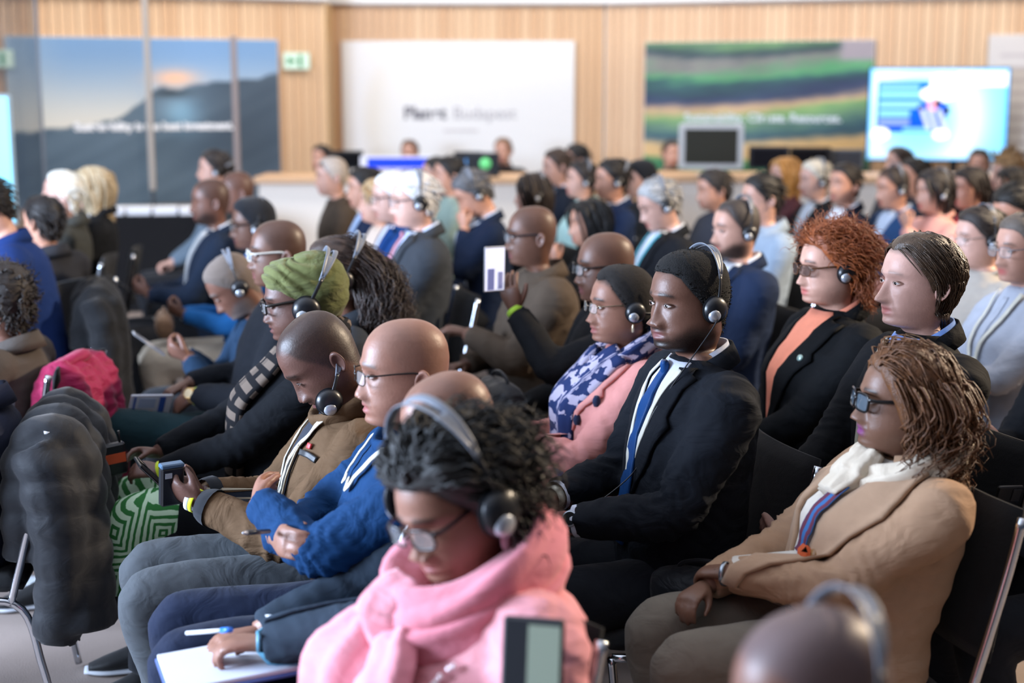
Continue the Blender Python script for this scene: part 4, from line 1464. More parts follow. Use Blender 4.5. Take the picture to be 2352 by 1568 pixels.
def fields(U, V):
    w = V + .045 * np.sin(U * 3.2 + .5) + .05 * vnoise(U, V, 5, 5) + .03 * vnoise(U, V, 8, 13)
    stops = [0, .10, .16, .25, .32, .40, .47, .53, .62, .70, .75, .79, .86, .92, 1.05]
    cols = np.array([(.12, .30, .22), (.22, .48, .30), (.78, .66, .46), (.74, .62, .44), (.15, .28, .34), (.33, .45, .38), (.44, .58, .36), (.72, .60, .46), (.16, .20, .33), (.12, .24, .29), (.18, .34, .33), (.32, .56, .38), (.48, .47, .45), (.17, .24, .27), (.45, .60, .38)])
    sk = w - .12 * (U - .5) * np.exp(-((V - .55) / .2) ** 2)
    C = np.stack([np.interp(sk, stops, cols[:, i]) for i in range(3)], -1)
    n = vnoise(U, V, 11, 10)
    C = np.clip((C - .45) * 1.15 + .45, 0, 1) + .05 * n[..., None]
    vill = sstep(.84, .88, U) * sstep(.84, .87, V)
    return lerp(C, (.58, .54, .56), vill)
def cream(U, V):
    r = np.hypot((U - .55) * 1.75, V - .42)
    m = sstep(.72, .86, r) * (U < .5)
    c = lerp((.88, .875, .87), (.85, .815, .75), sstep(.30, .0, U) * (1 - m))
    return c
def slide(U, V):
    C = lerp((.50, .80, .96), (.80, .91, .98), np.clip(np.exp(-((np.hypot((U - .35) * 1.6, V - .45) - .62) / .22) ** 2), 0, 1))
    C = lerp(C, (.16, .62, .93), np.maximum(sstep(.03, .0, np.minimum(U, 1 - U)), sstep(.03, .0, np.minimum(V, 1 - V))) * .8)
    inb = (U > .055) & (U < .56) & (V > .30) & (V < .86)
    blue = lerp((.02, .28, .80), (.0, .42, .95), sstep(.3, .8, V))
    C = np.where(inb[..., None], blue, C)
    for y0, y1, x1, c in ((.76, .82, .36, (.50, .74, 1)), (.685, .74, .38, (.55, .82, 1)), (.57, .65, .38, (.50, .74, 1)), (.47, .54, .30, (.50, .76, 1)), (.385, .45, .30, (.48, .56, .95)), (.31, .35, .46, (.45, .72, .98))):
        x0 = .075 if y0 > .36 else .25
        C = np.where(((U > x0) & (U < x1) & (V > y0) & (V < y1))[..., None], np.array(c), C)
    wht = ((U - .50) / .065) ** 2 + ((V - .82) / .12) ** 2 < 1
    wht |= ((U - .50) / .13) ** 2 + ((V - .72) / .09) ** 2 < 1
    wht |= (U > .63) & (U < .985) & (V > .80) & (V < .965)
    wht |= ((U - .09) / .07) ** 2 + ((V - .28) / .07) ** 2 < 1
    wht |= ((U - .53) / .06) ** 2 + ((V - .28) / .06) ** 2 < 1
    C = np.where(wht[..., None], np.array((1, 1, 1)), C)
    C = np.where((((U - .46) / .035) ** 2 + ((V - .60) / .07) ** 2 < 1)[..., None], np.array((.93, .62, .70)), C)
    for ux, vy in ((.375, .56), (.565, .54), (.50, .62)):
        C = np.where((((U - ux) / .024) ** 2 + ((V - vy) / .05) ** 2 < 1)[..., None], np.array((.06, .07, .12)), C)
    for ux in (.40, .455, .52):
        C = np.where(((np.abs(U - ux - (.5 - V) * .25) < .018) & (V > .33) & (V < .56))[..., None], np.array((.72, .76, .92)), C)
    return C
M_LET = plain('white_lettering', 'f2f4f8', .5)
M_GLET = plain('grey_lettering', '77747a', .6)
r, L, Hh, ang = sheet('mountain_poster', WL, 22, 88, 642, 470, mountain, 'large printed poster of a snowy mountain ridge at dusk', 'poster')
text('Sustainability is the best investment.', r, L * .225, Hh * .455, .106, M_LET, bold=.006)
r, L, Hh, ang = sheet('white_screen', WC, 788, 95, 1318, 402, cream, 'big cream white presentation board on the oak wall', 'board', nx=60, nz=40)
text('Planet', r, L * .262, Hh * .425, .185, M_GLET, bold=.006)
text('Budapest', r, L * .475, Hh * .425, .185, plain('pale_lettering', 'b5b1b4', .6))
mb = MB(); box(mb, L * .51, -.004, Hh * .335, L * .15, .002, .03); obj('faint_line', mb.mesh('faint_line', plain('faint_print', 'c9c4c4', .6), smooth=False), r)
r, L, Hh, ang = sheet('landscape_poster', WR, 1480, 95, 2003, 395, fields, 'wide printed poster of green and golden rolling fields', 'poster')
text('Sustainability. Climate. Resources.', r, L * .185, Hh * .39, .118, plain('soft_lettering', 'c9d2d8', .5), bold=.003)
def boardc(U, V):
    C = lerp((.84, .82, .80), (.80, .77, .75), sstep(.2, 1, V))
    for i in range(9):
        y = .18 + i * .085
        C = np.where(((np.abs(V - y) < .010) & (U > .12) & (U < .8 - .07 * (i % 3)))[..., None], np.array((.70, .66, .66)), C)
    return C
sheet('notice_board', WR, 2264, 80, 2500, 420, boardc, 'pale notice board with faint lines of writing at the right', 'board', nx=40, nz=60)
# television
tv = thing('television', 'flat television showing a pale blue slide', 'television', (3.455, 13.95, 1.15), math.radians(-9))
mb = MB(); U, V = np.meshgrid(np.linspace(0, 1, 130), np.linspace(0, 1, 76))
Lt, Ht = 1.29, .868
mb.add(np.stack([U * Lt, 0 * U, V * Ht], -1), gridq(76, 130), None, None, np.array([[lin(tuple(c)) for c in row] for row in slide(U, V)]))
obj('screen', mb.mesh('screen', painted('slide', .3, .85), col='print'), tv)
mb = MB(); box(mb, Lt / 2, .026, Ht / 2, Lt + .02, .045, Ht + .02, .006)
obj('casing', mb.mesh('casing', M_BLK, smooth=False), tv)
mb = MB(); box(mb, Lt * .64, .07, -.5, .07, .05, 1.3, .01); box(mb, Lt * .64, .07, -1.155, .7, .45, .03, .01)
obj('stand', mb.mesh('stand', M_BLK, smooth=False), tv)
# counters
M_CNT = plain('counter_front', 'efe6da', .5)
def counter(x0, x1, y, ztop, label, rz=0.0):
    c = thing('counter', label, 'counter', ((x0 + x1) / 2, y, 0), rz)
    w_ = x1 - x0
    nseg = max(2, round(w_ / .9))
    for i in range(nseg):
        mb = MB(); box(mb, -w_ / 2 + (i + .5) * w_ / nseg, .02, (ztop - .06) / 2, w_ / nseg - .006, .62, ztop - .06, .004)
        obj('front_panel', mb.mesh('front_panel', M_CNT, smooth=False), c)
    mb = MB(); box(mb, 0, 0, ztop - .03, w_ + .06, .72, .06, .006)
    obj('worktop', mb.mesh('worktop', M_OAK, smooth=False), c)
    return c
counter(-2.33, .62, 13.4, 1.03, 'white fronted counter with oak top below the white board')
counter(1.28, 4.6, 13.0, 1.06, 'white fronted counter with oak top below the landscape poster', math.radians(-6))
def monitor(loc, w_, h_, rz, frame, scr, label, tilt=0, cat='monitor', emit=0):
    m = thing('monitor', label, cat, loc, rz)
    mb = MB(); box(mb, 0, .0, h_ / 2 + .06, w_, .03, h_, .006); obj('casing', mb.mesh('casing', plain('monitor_casing', frame, .4), smooth=False), m)
    mb = MB(); box(mb, 0, -.017, h_ / 2 + .06, w_ * .82, .004, h_ * .76, .001); obj('screen', mb.mesh('screen', plain('monitor_screen', scr, .2, emit=emit), smooth=False), m)
    mb = MB(); box(mb, 0, .03, .06, .05, .03, .16, .004); box(mb, 0, .02, .008, .24, .18, .014, .004); obj('foot', mb.mesh('foot', plain('monitor_casing', frame, .4), smooth=False), m)
    return m
def on(px, py, y, zt):
    p = at(px, py, y); p.z = zt; return p
monitor(on(798, 400, 13.3, 1.03), .30, .17, .1, '17181c', '0c0d10', 'small black monitor beside the dark-haired operator at the counter')
monitor(on(915, 400, 13.25, 1.03), .70, .12, .0, 'dfe2ee', '1b3bd0', 'low white display with a blue lit edge on the counter', emit=.6)
monitor(on(1632, 390, 12.75, 1.06), .57, .40, -.1, 'bdbdbd', '35352f', 'silver framed monitor with a dark screen on the right counter')
monitor(on(1765, 388, 12.8, 1.06), .36, .20, -.1, '1c1e26', '15161b', 'dark monitor next to the silver framed one')
monitor(on(1860, 388, 12.85, 1.06), .36, .19, -.1, '121317', '0e0f12', 'black monitor in front of the landscape poster')
monitor(on(1945, 388, 12.9, 1.06), .30, .17, -.1, '54575c', '3b3d42', 'grey monitor at the far end of the right counter')
def laptop(px, y, zt, lid, logo, label, w_=.34):
    p = on(px, 395, y, zt)
    l = thing('laptop', label, 'laptop', p, 0)
    mb = MB(); box(mb, 0, .1, .01, w_, .23, .018, .005); obj('base', mb.mesh('base', plain('laptop_body', lid, .4), smooth=False), l)
    mb = MB(); box(mb, 0, -.035, .115, w_, .014, .215, .005); ld = obj('lid', mb.mesh('lid', plain('laptop_body', lid, .4), smooth=False), l)
    mb = MB(); lathe(mb, [(.0005, .004), (.05, .004), (.052, 0)], 20, Matrix.Translation((0.02, -.045, .12)) @ Matrix.Rotation(math.pi / 2, 4, 'X'))
    obj('emblem', recalc(mb.mesh('emblem', plain('emblem', logo, .5, emit=.25))), ld)
    return l
laptop(1075, 13.30, 1.03, '16171b', '4d94d6', 'black laptop with a round blue emblem on the left counter', .26)
laptop(1110, 13.12, 1.03, '202226', '6fd884', 'black laptop with a round green emblem on the left counter', .30)
# exit signs
def exit_sign(px, py, W, label):
    p = hit(px, py, W, .06)
    s = thing('exit_sign', label, 'sign', p, W[3])
    mb = MB(); box(mb, 0, 0, 0, .27, .03, .165, .004); obj('plate', mb.mesh('plate', plain('sign_plate', 'c6dccb', .4, emit=.25), smooth=False), s)
    mb = MB()
    box(mb, .035, -.018, 0, .035, .004, .12); box(mb, -.05, -.018, .0, .075, .004, .03); box(mb, -.085, -.018, 0, .03, .004, .07)
    obj('pictogram', mb.mesh('pictogram', plain('sign_green', '2f8a55', .5), smooth=False), s)
exit_sign(681, 140, WL, 'green emergency exit sign beside the mountain poster')
exit_sign(-4, 135, WL, 'green emergency exit sign cut by the left edge')
# slim posts, glazed screen and light column at the left
def post(px, y, z0, z1, wd, col, label):
    p = at(px, 250, y)
    t = thing('post', label, 'post', (p.x, y, 0), 0)
    mb = MB(); box(mb, 0, 0, (z0 + z1) / 2, wd, .05, z1 - z0, .008); obj('shaft', mb.mesh('shaft', plain('post_paint', col, .5), smooth=False), t)
    mb = MB(); box(mb, 0, 0, z0 / 2, wd * .6, .03, z0, .004); box(mb, 0, 0, .012, .3, .3, .024, .006); obj('base', mb.mesh('base', plain('post_base', '2a2b2e', .5), smooth=False), t)
post(343, 12.6, .94, 2.9, .048, 'a99d90', 'slim pale beige post standing before the poster lettering')
post(541, 13.2, 1.0, 2.30, .050, '8a7a74', 'slim brown post before the right end of the mountain poster')
gp = thing('glass_screen', 'dark tinted glass screen at the left edge', 'glass screen', (-5.2, 12.0, 0), math.radians(8))
mb = MB(); box(mb, .45, 0, 1.45, 1.56, .02, 2.9, .003)
obj('pane', mb.mesh('pane', plain('tinted_glass', '3a4148', .08, 0, .5, 0, .30), smooth=False), gp)
mb = MB(); box(mb, 1.235, 0, 1.45, .02, .035, 2.9, .003)
obj('edge_profile', mb.mesh('edge_profile', plain('profile', '6b6f76', .4), smooth=False), gp)
lc = thing('light_column', 'glowing cyan light column at the left edge', 'light', (-4.02, 11.0, 0), 0)
mb = MB(); box(mb, 0, 0, 1.28, .40, .06, 1.0, .02); obj('housing', mb.mesh('housing', plain('column_housing', '9fb4c0', .4), smooth=False), lc)
mb = MB(); box(mb, .0, -.035, 1.28, .37, .01, .95, .003); obj('diffuser', mb.mesh('diffuser', plain('cyan_glow', '6fd0f4', .4, emit=1.5), smooth=False), lc)
# black table with papers
tb_ = thing('table', 'long black cloth covered table at the left with white papers on it', 'table', (-3.15, 12.0, 0), math.radians(4))
mb = MB(); box(mb, 0, 0, .40, 1.5, .7, .80, .01); obj('cloth', mb.mesh('cloth', fabric('131316', .95, .1), smooth=False), tb_)
mb = MB(); box(mb, 0, 0, .405, 1.46, .66, .78, .01); obj('tabletop', mb.mesh('tabletop', plain('table_board', '222222', .6), smooth=False), tb_)
for i in range(4):
    mb = MB(); box(mb, 0, 0, .03, .19, .24, .06, .004)
    tag(obj('paper_stack', mb.mesh('paper_stack', plain('paper', 'dfe0e4', .7), smooth=False), loc=(-3.28 + i * .205, 11.78 + i * .01, .80), rot=(0, 0, .1 * i)), 'white paper stack on the black table, %s from the left' % ('first', 'second', 'third', 'fourth')[i], 'papers', 'paper stacks on the black table')
# ceiling lamp that just shows at the top edge
cl = thing('ceiling_lamp', 'round white ceiling lamp at the top edge of the picture', 'lamp', (.80, 14.0, 2.83), 0)
mb = MB(); lathe(mb, [(.0005, .0), (.30, .0), (.33, .03), (.33, .08), (.0005, .09)], 32); obj('diffuser', recalc(mb.mesh('diffuser', plain('lamp_glow', 'fff8ee', .5, emit=2.0))), cl)
mb = MB(); tube(mb, [(0, 0, .08), (0, 0, 2.25)], .012, 8); obj('rod', mb.mesh('rod', M_CHROME), cl)
# ------------------------------------------------------------------ hair styles
def back_sweep(P, ph): return np.stack([.25 * np.sign(np.sin(ph)), np.full(len(P), .9), np.zeros(len(P))], 1)
def side_sweep(P, ph): return np.stack([.8 * np.sign(np.sin(ph)), np.full(len(P), .55), np.zeros(len(P))], 1)
def down_sweep(P, ph): return np.stack([.35 * np.sign(np.sin(ph)), .25 * np.ones(len(P)), np.zeros(len(P))], 1)
def any_sweep(P, ph): return np.random.RandomState(3).normal(size=(len(P), 3)) * .9
CROP = dict(th=.011, noise=.002, nf=200)
AFRO = dict(th=.010, noise=.0016, nf=420, rough=.95, locks=[dict(n=2800, length=.010, rad=.0017, ns=3, sweep=any_sweep, lift=.010, grav=.1, out=1.0, jit=.5, steps=4, curl=.002, taper=.6)])
def short(n=420, th=.010, ln=.055, **k): return dict(th=th, noise=.003, nf=120, locks=[dict(n=n, length=ln, rad=.0042, sweep=back_sweep, lift=.014, grav=.35, jit=.3, steps=6)], **k)
def longh(n=420, ln=.34, **k): return dict(th=.012, noise=.002, nf=90, locks=[dict(n=n, length=ln, rad=.0070, sweep=down_sweep, lift=.018, grav=1.2, jit=.12, steps=12)], **k)
SUIT_N = '1c2740'; SUIT_B = '14161a'; SUIT_G = '33363c'; SUIT_D = '20242c'
HSL = dict(a=10)

# ------------------------------------------------------------------ second row: the man in focus and his neighbours
S = person(1580, 690, 3.6, 'man in a black suit, blue tie and headset sitting in the middle of the picture', sk='d2', hy=15, hp=2, hair=AFRO, haircol='060505', lean=-.02,
    face=dict(fat=.20, neckw=.30, beard=.85, moust=.9, nosew=1.5, lips=2.0, jaw=.08), top='10141b', tie='143f74', shirt='c6cbda', hs=dict(a=16, cable=1), bulk=1.18, belly=.03, hsize=1.02,
    lan=dict(end=.46, badge=False), arms=dict(L=((.075, -.30, .735), (-.45, -.85, -.30), (.1, .25, -1)), R=((-.10, -.30, .75), (.3, -.85, -.35), (-.1, .25, -1)), curl=.35), fold=.008, foldb=.4, legs='10131a')
M20 = person(1425, 700, 4.35, 'woman in a pink suit with a blue and white scarf and wire glasses', 'f', sk='d4', hy=4, hair={**AFRO, 'th': .014, 'recede': .012}, haircol='1a1614',
    face=dict(nosew=1.4, lips=1.8, fat=.12, neckw=.05), top='c98983', style='open', shirt='1d2b52', hs=dict(a=97), glass=dict(r=.0009, wide=.022, tall=.016, col='8a7a66', metal=.6), bulk=1.12, sleeve_end=.80,
    arms=dict(L=((.02, -.33, .74), (-.6, -.7, -.2), (.1, .25, -1)), R=((-.12, -.30, .72), (.5, -.8, -.2), (0, .2, -1)), curl=.4), fold=.006, legs='c98983')
M19 = person(1392, 612, 5.05, 'bald man in a black jacket raising a lit phone to film', sk='d2', hp=2, face=dict(fat=.08, stubble=.25, neckw=.2, nosew=1.4, lips=1.4), top='0f1013', style='coat', glass=dict(r=.0022, wide=.027, tall=.019), bulk=1.12, hsize=1.03,
    arms=dict(L=((.02, -.29, 1.04), (-.10, -.25, .95), (-.75, .6, .1), (.6, .2, -.9)), R=((-.085, -.26, .655), (.75, -.62, -.05), (-.1, .25, -1)), curlL=.32, curl=.45, thumb=.2))
M14 = person(1222, 540, 5.75, 'bald man with glasses in a brown woollen jacket beyond the lit phone', sk='d2', hy=-5, hp=2, face=dict(neckw=.2, stubble=.3, nosew=1.4, lips=1.3), top='4c4137', style='coat', glass=dict(r=.0020, col='23252c'), bulk=1.22, lean=.02,
    arms=dict(L=((.02, -.30, .84), (-.3, -.6, .1), (0, .3, -1)), R=((-.02, -.30, .70), (.5, -.8, 0), (0, .2, -1)), curl=.5), fold=.006)
M13 = person(1352, 512, 7.3, 'woman with long black hair and black top resting her hand at her chin', 'f', sk='l3', hp=4, hair=longh(), haircol='0e0c0c', top='131417', style='dress', arms='chin')
M8 = person(1222, 445, 8.4, 'woman with dark brown hair and a pale earpiece above the man in brown', 'f', sk='l1', hp=3, hair=longh(), haircol='2a1f19', top='26282e', style='dress', hs=dict(a=20))
M5 = person(950, 458, 6.5, 'white-haired man with headset in a dark grey suit and pink tie', sk='l2', hp=6, hair=short(360, .012), haircol='cfcfd0', face=dict(fat=.08, neckw=.15), top='33373d', shirt='c3d2ea', tie='b9808c', hs=dict(a=8), glass=dict(r=.0014, col='5a5c66'), bulk=1.22, belly=.04, arms='lap', lean=-.04)
M4 = person(902, 452, 7.2, 'white-haired man with glasses in a bright blue jacket', sk='l2', hp=6, hair=short(300), haircol='d6d4d0', top='173c74', shirt='e2e6ee', glass=dict(r=.0016, col='4c4f58'), bulk=1.05)
M3 = person(868, 462, 7.8, 'blonde woman in a pale beige coat with a white earpiece', 'f', sk='l1', hair=dict(th=.016, noise=.004, nf=90, locks=[dict(n=300, length=.13, rad=.007, sweep=down_sweep, lift=.02)]), haircol='a58862', top='c9b6a6', style='coat', hs=dict(a=15))
M2 = person(838, 432, 8.6, 'dark-haired man in a navy suit beside the blonde woman', sk='l3', hp=4, hair=short(), haircol='15110f', top=SUIT_N, shirt='9fb4d4')
M1 = person(762, 405, 9.2, 'balding grey-haired man in a brown tweed jacket by the counter', sk='l1', hp=6, hair=dict(th=.008, noise=.002, recede=.025), haircol='a89b90', top='4a3f35', style='coat', bulk=1.12, lean=.02)
M6 = person(1030, 402, 9.6, 'dark-haired man in a grey-green top behind a red scarf', sk='l3', hair=short(), haircol='1a1513', top='8fa39a', style='sweater')
M6b = person(1000, 400, 10.4, 'dark-haired person far behind the white-haired men', sk='l1', hair=short(), haircol='1d1816', top='5a5a60', style='sweater')
M7 = person(1085, 442, 8.0, 'grey-haired man in a navy suit bending over with a black headset', sk='l3', hp=34, lean=.08, hair=short(), haircol='5b5a5c', top='182338', shirt='c2d0e2', hs=dict(a=10), bulk=1.05, arms='chin')
M9 = person(1278, 382, 10.3, 'brown-haired man in a black suit seen before the white board', sk='l1', hp=4, hair=short(), haircol='3a2a20', top='1a202c', shirt='a9c0e0')
M9b = person(1322, 366, 12.0, 'dark-haired man far back under the edge of the white board', sk='l3', hair=short(), haircol='15100e', top='1c1c20', style='sweater')
M10 = person(1335, 412, 9.3, 'person with a headset and a pale turquoise scarf', 'f', sk='l1', hair=short(), haircol='221b19', top='a9c9c4', style='sweater', hs=dict(a=12))
M11 = person(1405, 412, 8.8, 'man in a navy suit and white shirt with a white earpiece', sk='l3', hp=3, hair=short(), haircol='17120f', top='1b2a48', shirt='d8dfee', hs=dict(a=35))
M12 = person(1472, 412, 9.6, 'man in a black knit cap behind the grey-haired man', sk='l1', hp=4, hair=dict(th=.018, noise=.001, name='cap', mat=fabric('17181c', .9)), top='2a2c31', style='sweater')
M15 = person(1512, 468, 7.2, 'silver-haired man with headset in a black suit and turquoise lanyard looking down', sk='l2', hp=22, hair=short(), haircol='a4a3a2', top='17191e', shirt='d2d8e2', hs=dict(a=12), lan=dict(col='4fb0c4', end=.45, badge=False), bulk=1.12)
M16 = person(1638, 435, 8.8, 'dark-haired man with stubble beyond the bearded man', sk='l3', hp=8, hair=short(), haircol='2b2624', top='3a3c44', style='sweater', face=dict(beard=.4))
M17 = person(1748, 455, 7.3, 'dark-haired man in a pale blue grey jacket', sk='l1', hp=4, hair=short(), haircol='16120f', top='92a2b4', style='coat', bulk=1.15, lan=dict(badge=False))
M18 = person(1690, 525, 6.0, 'bearded man in a navy suit wearing a headset', sk='l1', hp=3, hy=6, hair=dict(th=.006, noise=.002, recede=.02), haircol='352c28', face=dict(beard=.95, fat=.05, neckw=.2), scalp='2a211d', top='1c2942', shirt='e2e6ee', hs=dict(a=12), bulk=1.18)

# ------------------------------------------------------------------ third row
R1 = person(1905, 612, 4.5, 'woman with fluffy copper hair, glasses and headset in a black blazer over an orange top', 'f', sk='l1', hy=2, hp=2, face=dict(fat=.16, neckw=.12, nosew=1.0, lips=1.2),
    hair=dict(th=.022, noise=.006, nf=70, rough=.45, light='b5622f', locks=[dict(n=1500, length=.11, rad=.0025, ns=3, sweep=back_sweep, lift=.034, grav=.25, out=.45, curl=.014, cfreq=1.6, jit=.35, steps=9),
        dict(n=500, length=.075, rad=.0018, ns=3, sweep=any_sweep, lift=.04, grav=-.3, out=1.0, curl=.010, jit=.6, steps=8, region=lambda p, c: c > .02)]), haircol='6b2f18',
    top='0a0c0f', style='open', shirt='e2896c', hs=dict(a=72), glass=dict(r=.0018, wide=.027, tall=.019, col='5c3a24', lenscol='4a3b36'), bulk=1.22, belly=.02, arms=dict(L=((.04, -.31, .66), (-.5, -.8, -.2), (0, .2, -1)), curl=.6))
R2 = person(2108, 645, 3.75, 'man with straight brown hair in a black blazer and light blue shirt', sk='l4', hy=3, hp=-1, face=dict(nosew=.95, nosel=1.25, lips=.8, brows=.5, neckw=.05),
    hair=dict(th=.012, noise=.002, nf=90, rough=.32, light='54402f', recede=.012, locks=[dict(n=1800, length=lambda p, z: .115 + .085 * np.clip((z + .02) / .1, 0, 1) * np.clip(np.abs(p) - .6, 0, 1), rad=.0022, ns=3, hug=1.4, sweep=lambda P, ph: np.stack([.45 * np.sign(np.sin(ph)), .55 * np.ones(len(P)), np.zeros(len(P))], 1), lift=.014, grav=.8, jit=.05, steps=11, lenvar=.18)]), haircol='20160f',
    top='0b0c0f', style='open', shirt='7396d6', lan=dict(col='b8b7a4', end=.40, badge=False), bulk=1.06, arms=dict(L=((.10, -.33, .70), (-.2, -.95, -.1), (-.3, .2, -.9)), R=((-.10, -.30, .68), (.4, -.85, 0), (0, .2, -1)), curlL=.95, curl=.5), foldb=.3)
R3 = person(2070, 920, 3.2, 'woman with a curled auburn bob and black glasses in a camel coat', 'f', sk='d5', hy=-6, hp=-4, face=dict(fat=.18, neckw=.10, nosew=1.25, lips=1.2),
    hair=dict(th=lambda p, v: (.012 + .018 * np.clip((np.abs(p) - .6) / .8, 0, 1)) * (1 - v ** 10) + .002, hl=lambda p: np.interp(np.degrees(np.abs(p)), [0, 35, 55, 72, 90, 180], [.084, .070, .035, -.035, -.095, -.112]), noise=.003, nf=60, rough=.48, light='774b27', fold=lambda p, v: .0025 * np.sin(p * 52 + 4 * np.sin(v * 5 + p)) * np.clip(v * 5, 0, 1), locks=[dict(n=1500, length=.17, rad=.0030, ns=3, sweep=lambda P, ph: np.stack([.35 * np.sign(np.sin(ph)), .35 + 1.3 * np.clip(1.2 - np.abs(ph), 0, 1), np.zeros(len(P))], 1), lift=.036, grav=1.0, jit=.06, steps=12, curl=.005, cfreq=1.5, hug=.9),
        dict(n=800, length=.19, rad=.0040, ns=3, sweep=lambda P, ph: np.stack([.4 * np.sign(np.sin(ph)), .45 * np.ones(len(P)), np.zeros(len(P))], 1), lift=.052, grav=1.0, out=.20, jit=.14, steps=16, curl=.026, cfreq=2.6, cstart=.45, hug=.25, region=lambda p, c: abs(p) > .9 and c < .07)]), haircol='3a2010',
    top='a28369', style='coat', glass=dict(r=.0030, wide=.028, tall=.021, shape=4.0, lenscol='55636e'), bulk=1.22, belly=.03, legs='6f675c', lean=-.10, collarh=.13,
    arms=dict(L=((-.02, -.30, .70), (-.85, -.45, -.15), (.1, .3, -1), (1, .1, -.8)), R=((-.06, -.34, .66), (.6, -.75, -.2), (0, .2, -1)), curl=.5), fold=.007, foldb=.35, yaw=-80)

# ------------------------------------------------------------------ first row
PK = person(1030, 1160, 2.42, 'woman in a pink coat and pink scarf with big curly black hair in the foreground', 'f', choff=.16, sk='d4', yaw=-62, hy=20, hp=20, lean=.05, hr=-6, face=dict(fat=.08, nosew=1.4, lips=1.4, eye=.35),
    hair=dict(th=lambda p, v: (.016 + .026 * np.clip((np.abs(p) - .3) / .8, 0, 1)) * (1 - v ** 8) + .001, noise=.006, nf=50, rough=.5, light='1b1917', locks=[dict(n=500, length=.07, rad=.0040, ns=3, sweep=back_sweep, lift=.028, grav=.1, out=.3, curl=.014, cfreq=2.0, jit=.4, steps=8, hug=.2, region=lambda p, c: abs(p) < 1.0),dict(n=1200, length=.13, rad=.0046, ns=3, sweep=back_sweep, lift=.052, grav=.45, out=.30, curl=.016, cfreq=2.4, jit=.3, steps=11, hug=.2, region=lambda p, c: abs(p) > .55 or c > .10)]), haircol='0e0d0d',
    top='d6949a', style='coat', hs=dict(a=2, shift=(0, -.01, .012), scale=1.38), glass=dict(r=.0026, wide=.027, tall=.02), bulk=1.44, lan=dict(col='d8d8d6', end=.42, card='a9c6d4', x=-.05), fold=.008, foldb=.5)
A_ = person(1035, 985, 2.88, 'balding man in a dark teal jacket writing notes behind the pink scarf', choff=.10, sk='d4', hp=18, hy=2, hair=None, face=dict(stubble=.3, fat=.08, recede=.03, nosew=1.3, lips=1.3, neckw=.2), top='28333f', style='open', shirt='26303c', lean=-.02, bulk=1.12,
    lan=dict(col='d5d8da', end=.40, card='5aa0bd'), legs='0e172a', arms=dict(L=((-.02, -.43, .655), (-.35, -.92, -.10), (0, .15, -1)), R=((-.16, -.38, .64), (.3, -.9, 0), (0, .2, -1)), curlL=[.45, .5, .6, .7], curl=.4))
B_ = person(930, 852, 3.27, 'bald man in a blue fleece with crossed arms and thin glasses', sk='d4', hp=1, hy=3, face=dict(stubble=.12, fat=.12, neckw=.25, nosew=1.4, lips=1.2, moust=.35), scalp='6b625e', top='0d335a', style='sweater', arms='crossed',
    glass=dict(r=.0013, wide=.024, tall=.016, col='1a1715'), hs=dict(a=10, shift=(0, -.02, -.145)), hslabel='black headset hanging round the neck of the man in the blue fleece', lan=dict(col='c8c6ba', end=.70, badge=False), legs='0c1830', bulk=1.12, lean=-.10, fold=.007, foldb=.5, hsize=1.04)
C_ = person(738, 822, 3.66, 'man in a brown zip jacket looking down at the phone in his hands', sk='d1', hp=40, hy=6, hair=None, face=dict(stubble=.75, recede=.01, fat=.06, neckw=.35, nosew=1.5, lips=1.5, eye=.3, beard=.3), scalp='1a1512', top='57422e', style='coat', arms='device',
    legs='42464a', hs=dict(a=60, shift=(0.004, -.075, -.055)), hslabel='black and silver headset slipped down on the cheek of the man in the brown jacket', lan=dict(col='c9c7bb', end=.42, card='78aec4', x=-.02), bulk=1.10, lean=-.03, fold=.007, foldb=.5, hsize=1.03)
D_ = person(683, 690, 4.25, 'woman in a green head wrap and patterned scarf wearing a headset', 'f', sk='d1', hp=8, hy=-2, face=dict(fat=.16, nosew=1.5, lips=1.5), top='0b0e13', style='coat', hs=dict(a=36, cable=1, scale=1.27), glass=dict(r=.0030, wide=.027, tall=.019, shape=4.0, col='17120f'),
    bulk=1.15, legs='14171d', arms=dict(L=((.06, -.40, .66), (-.3, -.9, .05), (-.4, .3, -.7)), R=((-.05, -.42, .68), (.2, -.9, .1), (.4, .3, -.7)), curl=.5), lean=-.08,
    hair=dict(th=lambda p, v: (.014 + .040 * np.clip(-np.cos(p), 0, 1) ** 1.5 * np.sin(np.pi * np.clip(v, 0, 1)) ** .7 + .010 * np.sin(np.pi * v)) * (1 - v ** 9) + .001,
        hl=lambda p: np.interp(np.degrees(np.abs(p)), [0, 60, 90, 120, 180], [.066, .045, .005, -.045, -.095]),
        fold=lambda p, v: .0085 * (np.abs(np.sin(11 * v + 1.8 * np.cos(p * 1.5) + 1.2 * np.sin(p * 2.3))) - .5) + .002 * np.sin(30 * v + 3.0 * np.cos(p * 1.5) + 2 * np.sin(p * 2.3)) * np.clip(v * 4, 0, 1) * np.clip((1 - v) * 8, 0, 1), name='head_wrap', mat=fabric('5f6338', .8, .5, .15)))
E_ = person(768, 628, 4.75, 'woman with long dark curly hair and a headset behind the green head wrap', 'f', sk='d4', hp=2, hr=0,
    hair=dict(th=.014, noise=.002, nf=90, rough=.45, light='4a352b', locks=[dict(n=900, length=.13, rad=.0030, ns=3, sweep=back_sweep, lift=.014, grav=.4, jit=.06, steps=9), dict(n=900, length=.36, rad=.0028, ns=3, sweep=back_sweep, lift=.03, grav=.9, curl=.020, cfreq=5.0, cstart=.15, jit=.25, steps=18, out=.1, hug=0, region=lambda p, c: abs(p) > 1.9)]), haircol='1c1512',
    top='2c3036', style='coat', hs=dict(a=30, scale=1.14), bulk=1.05)
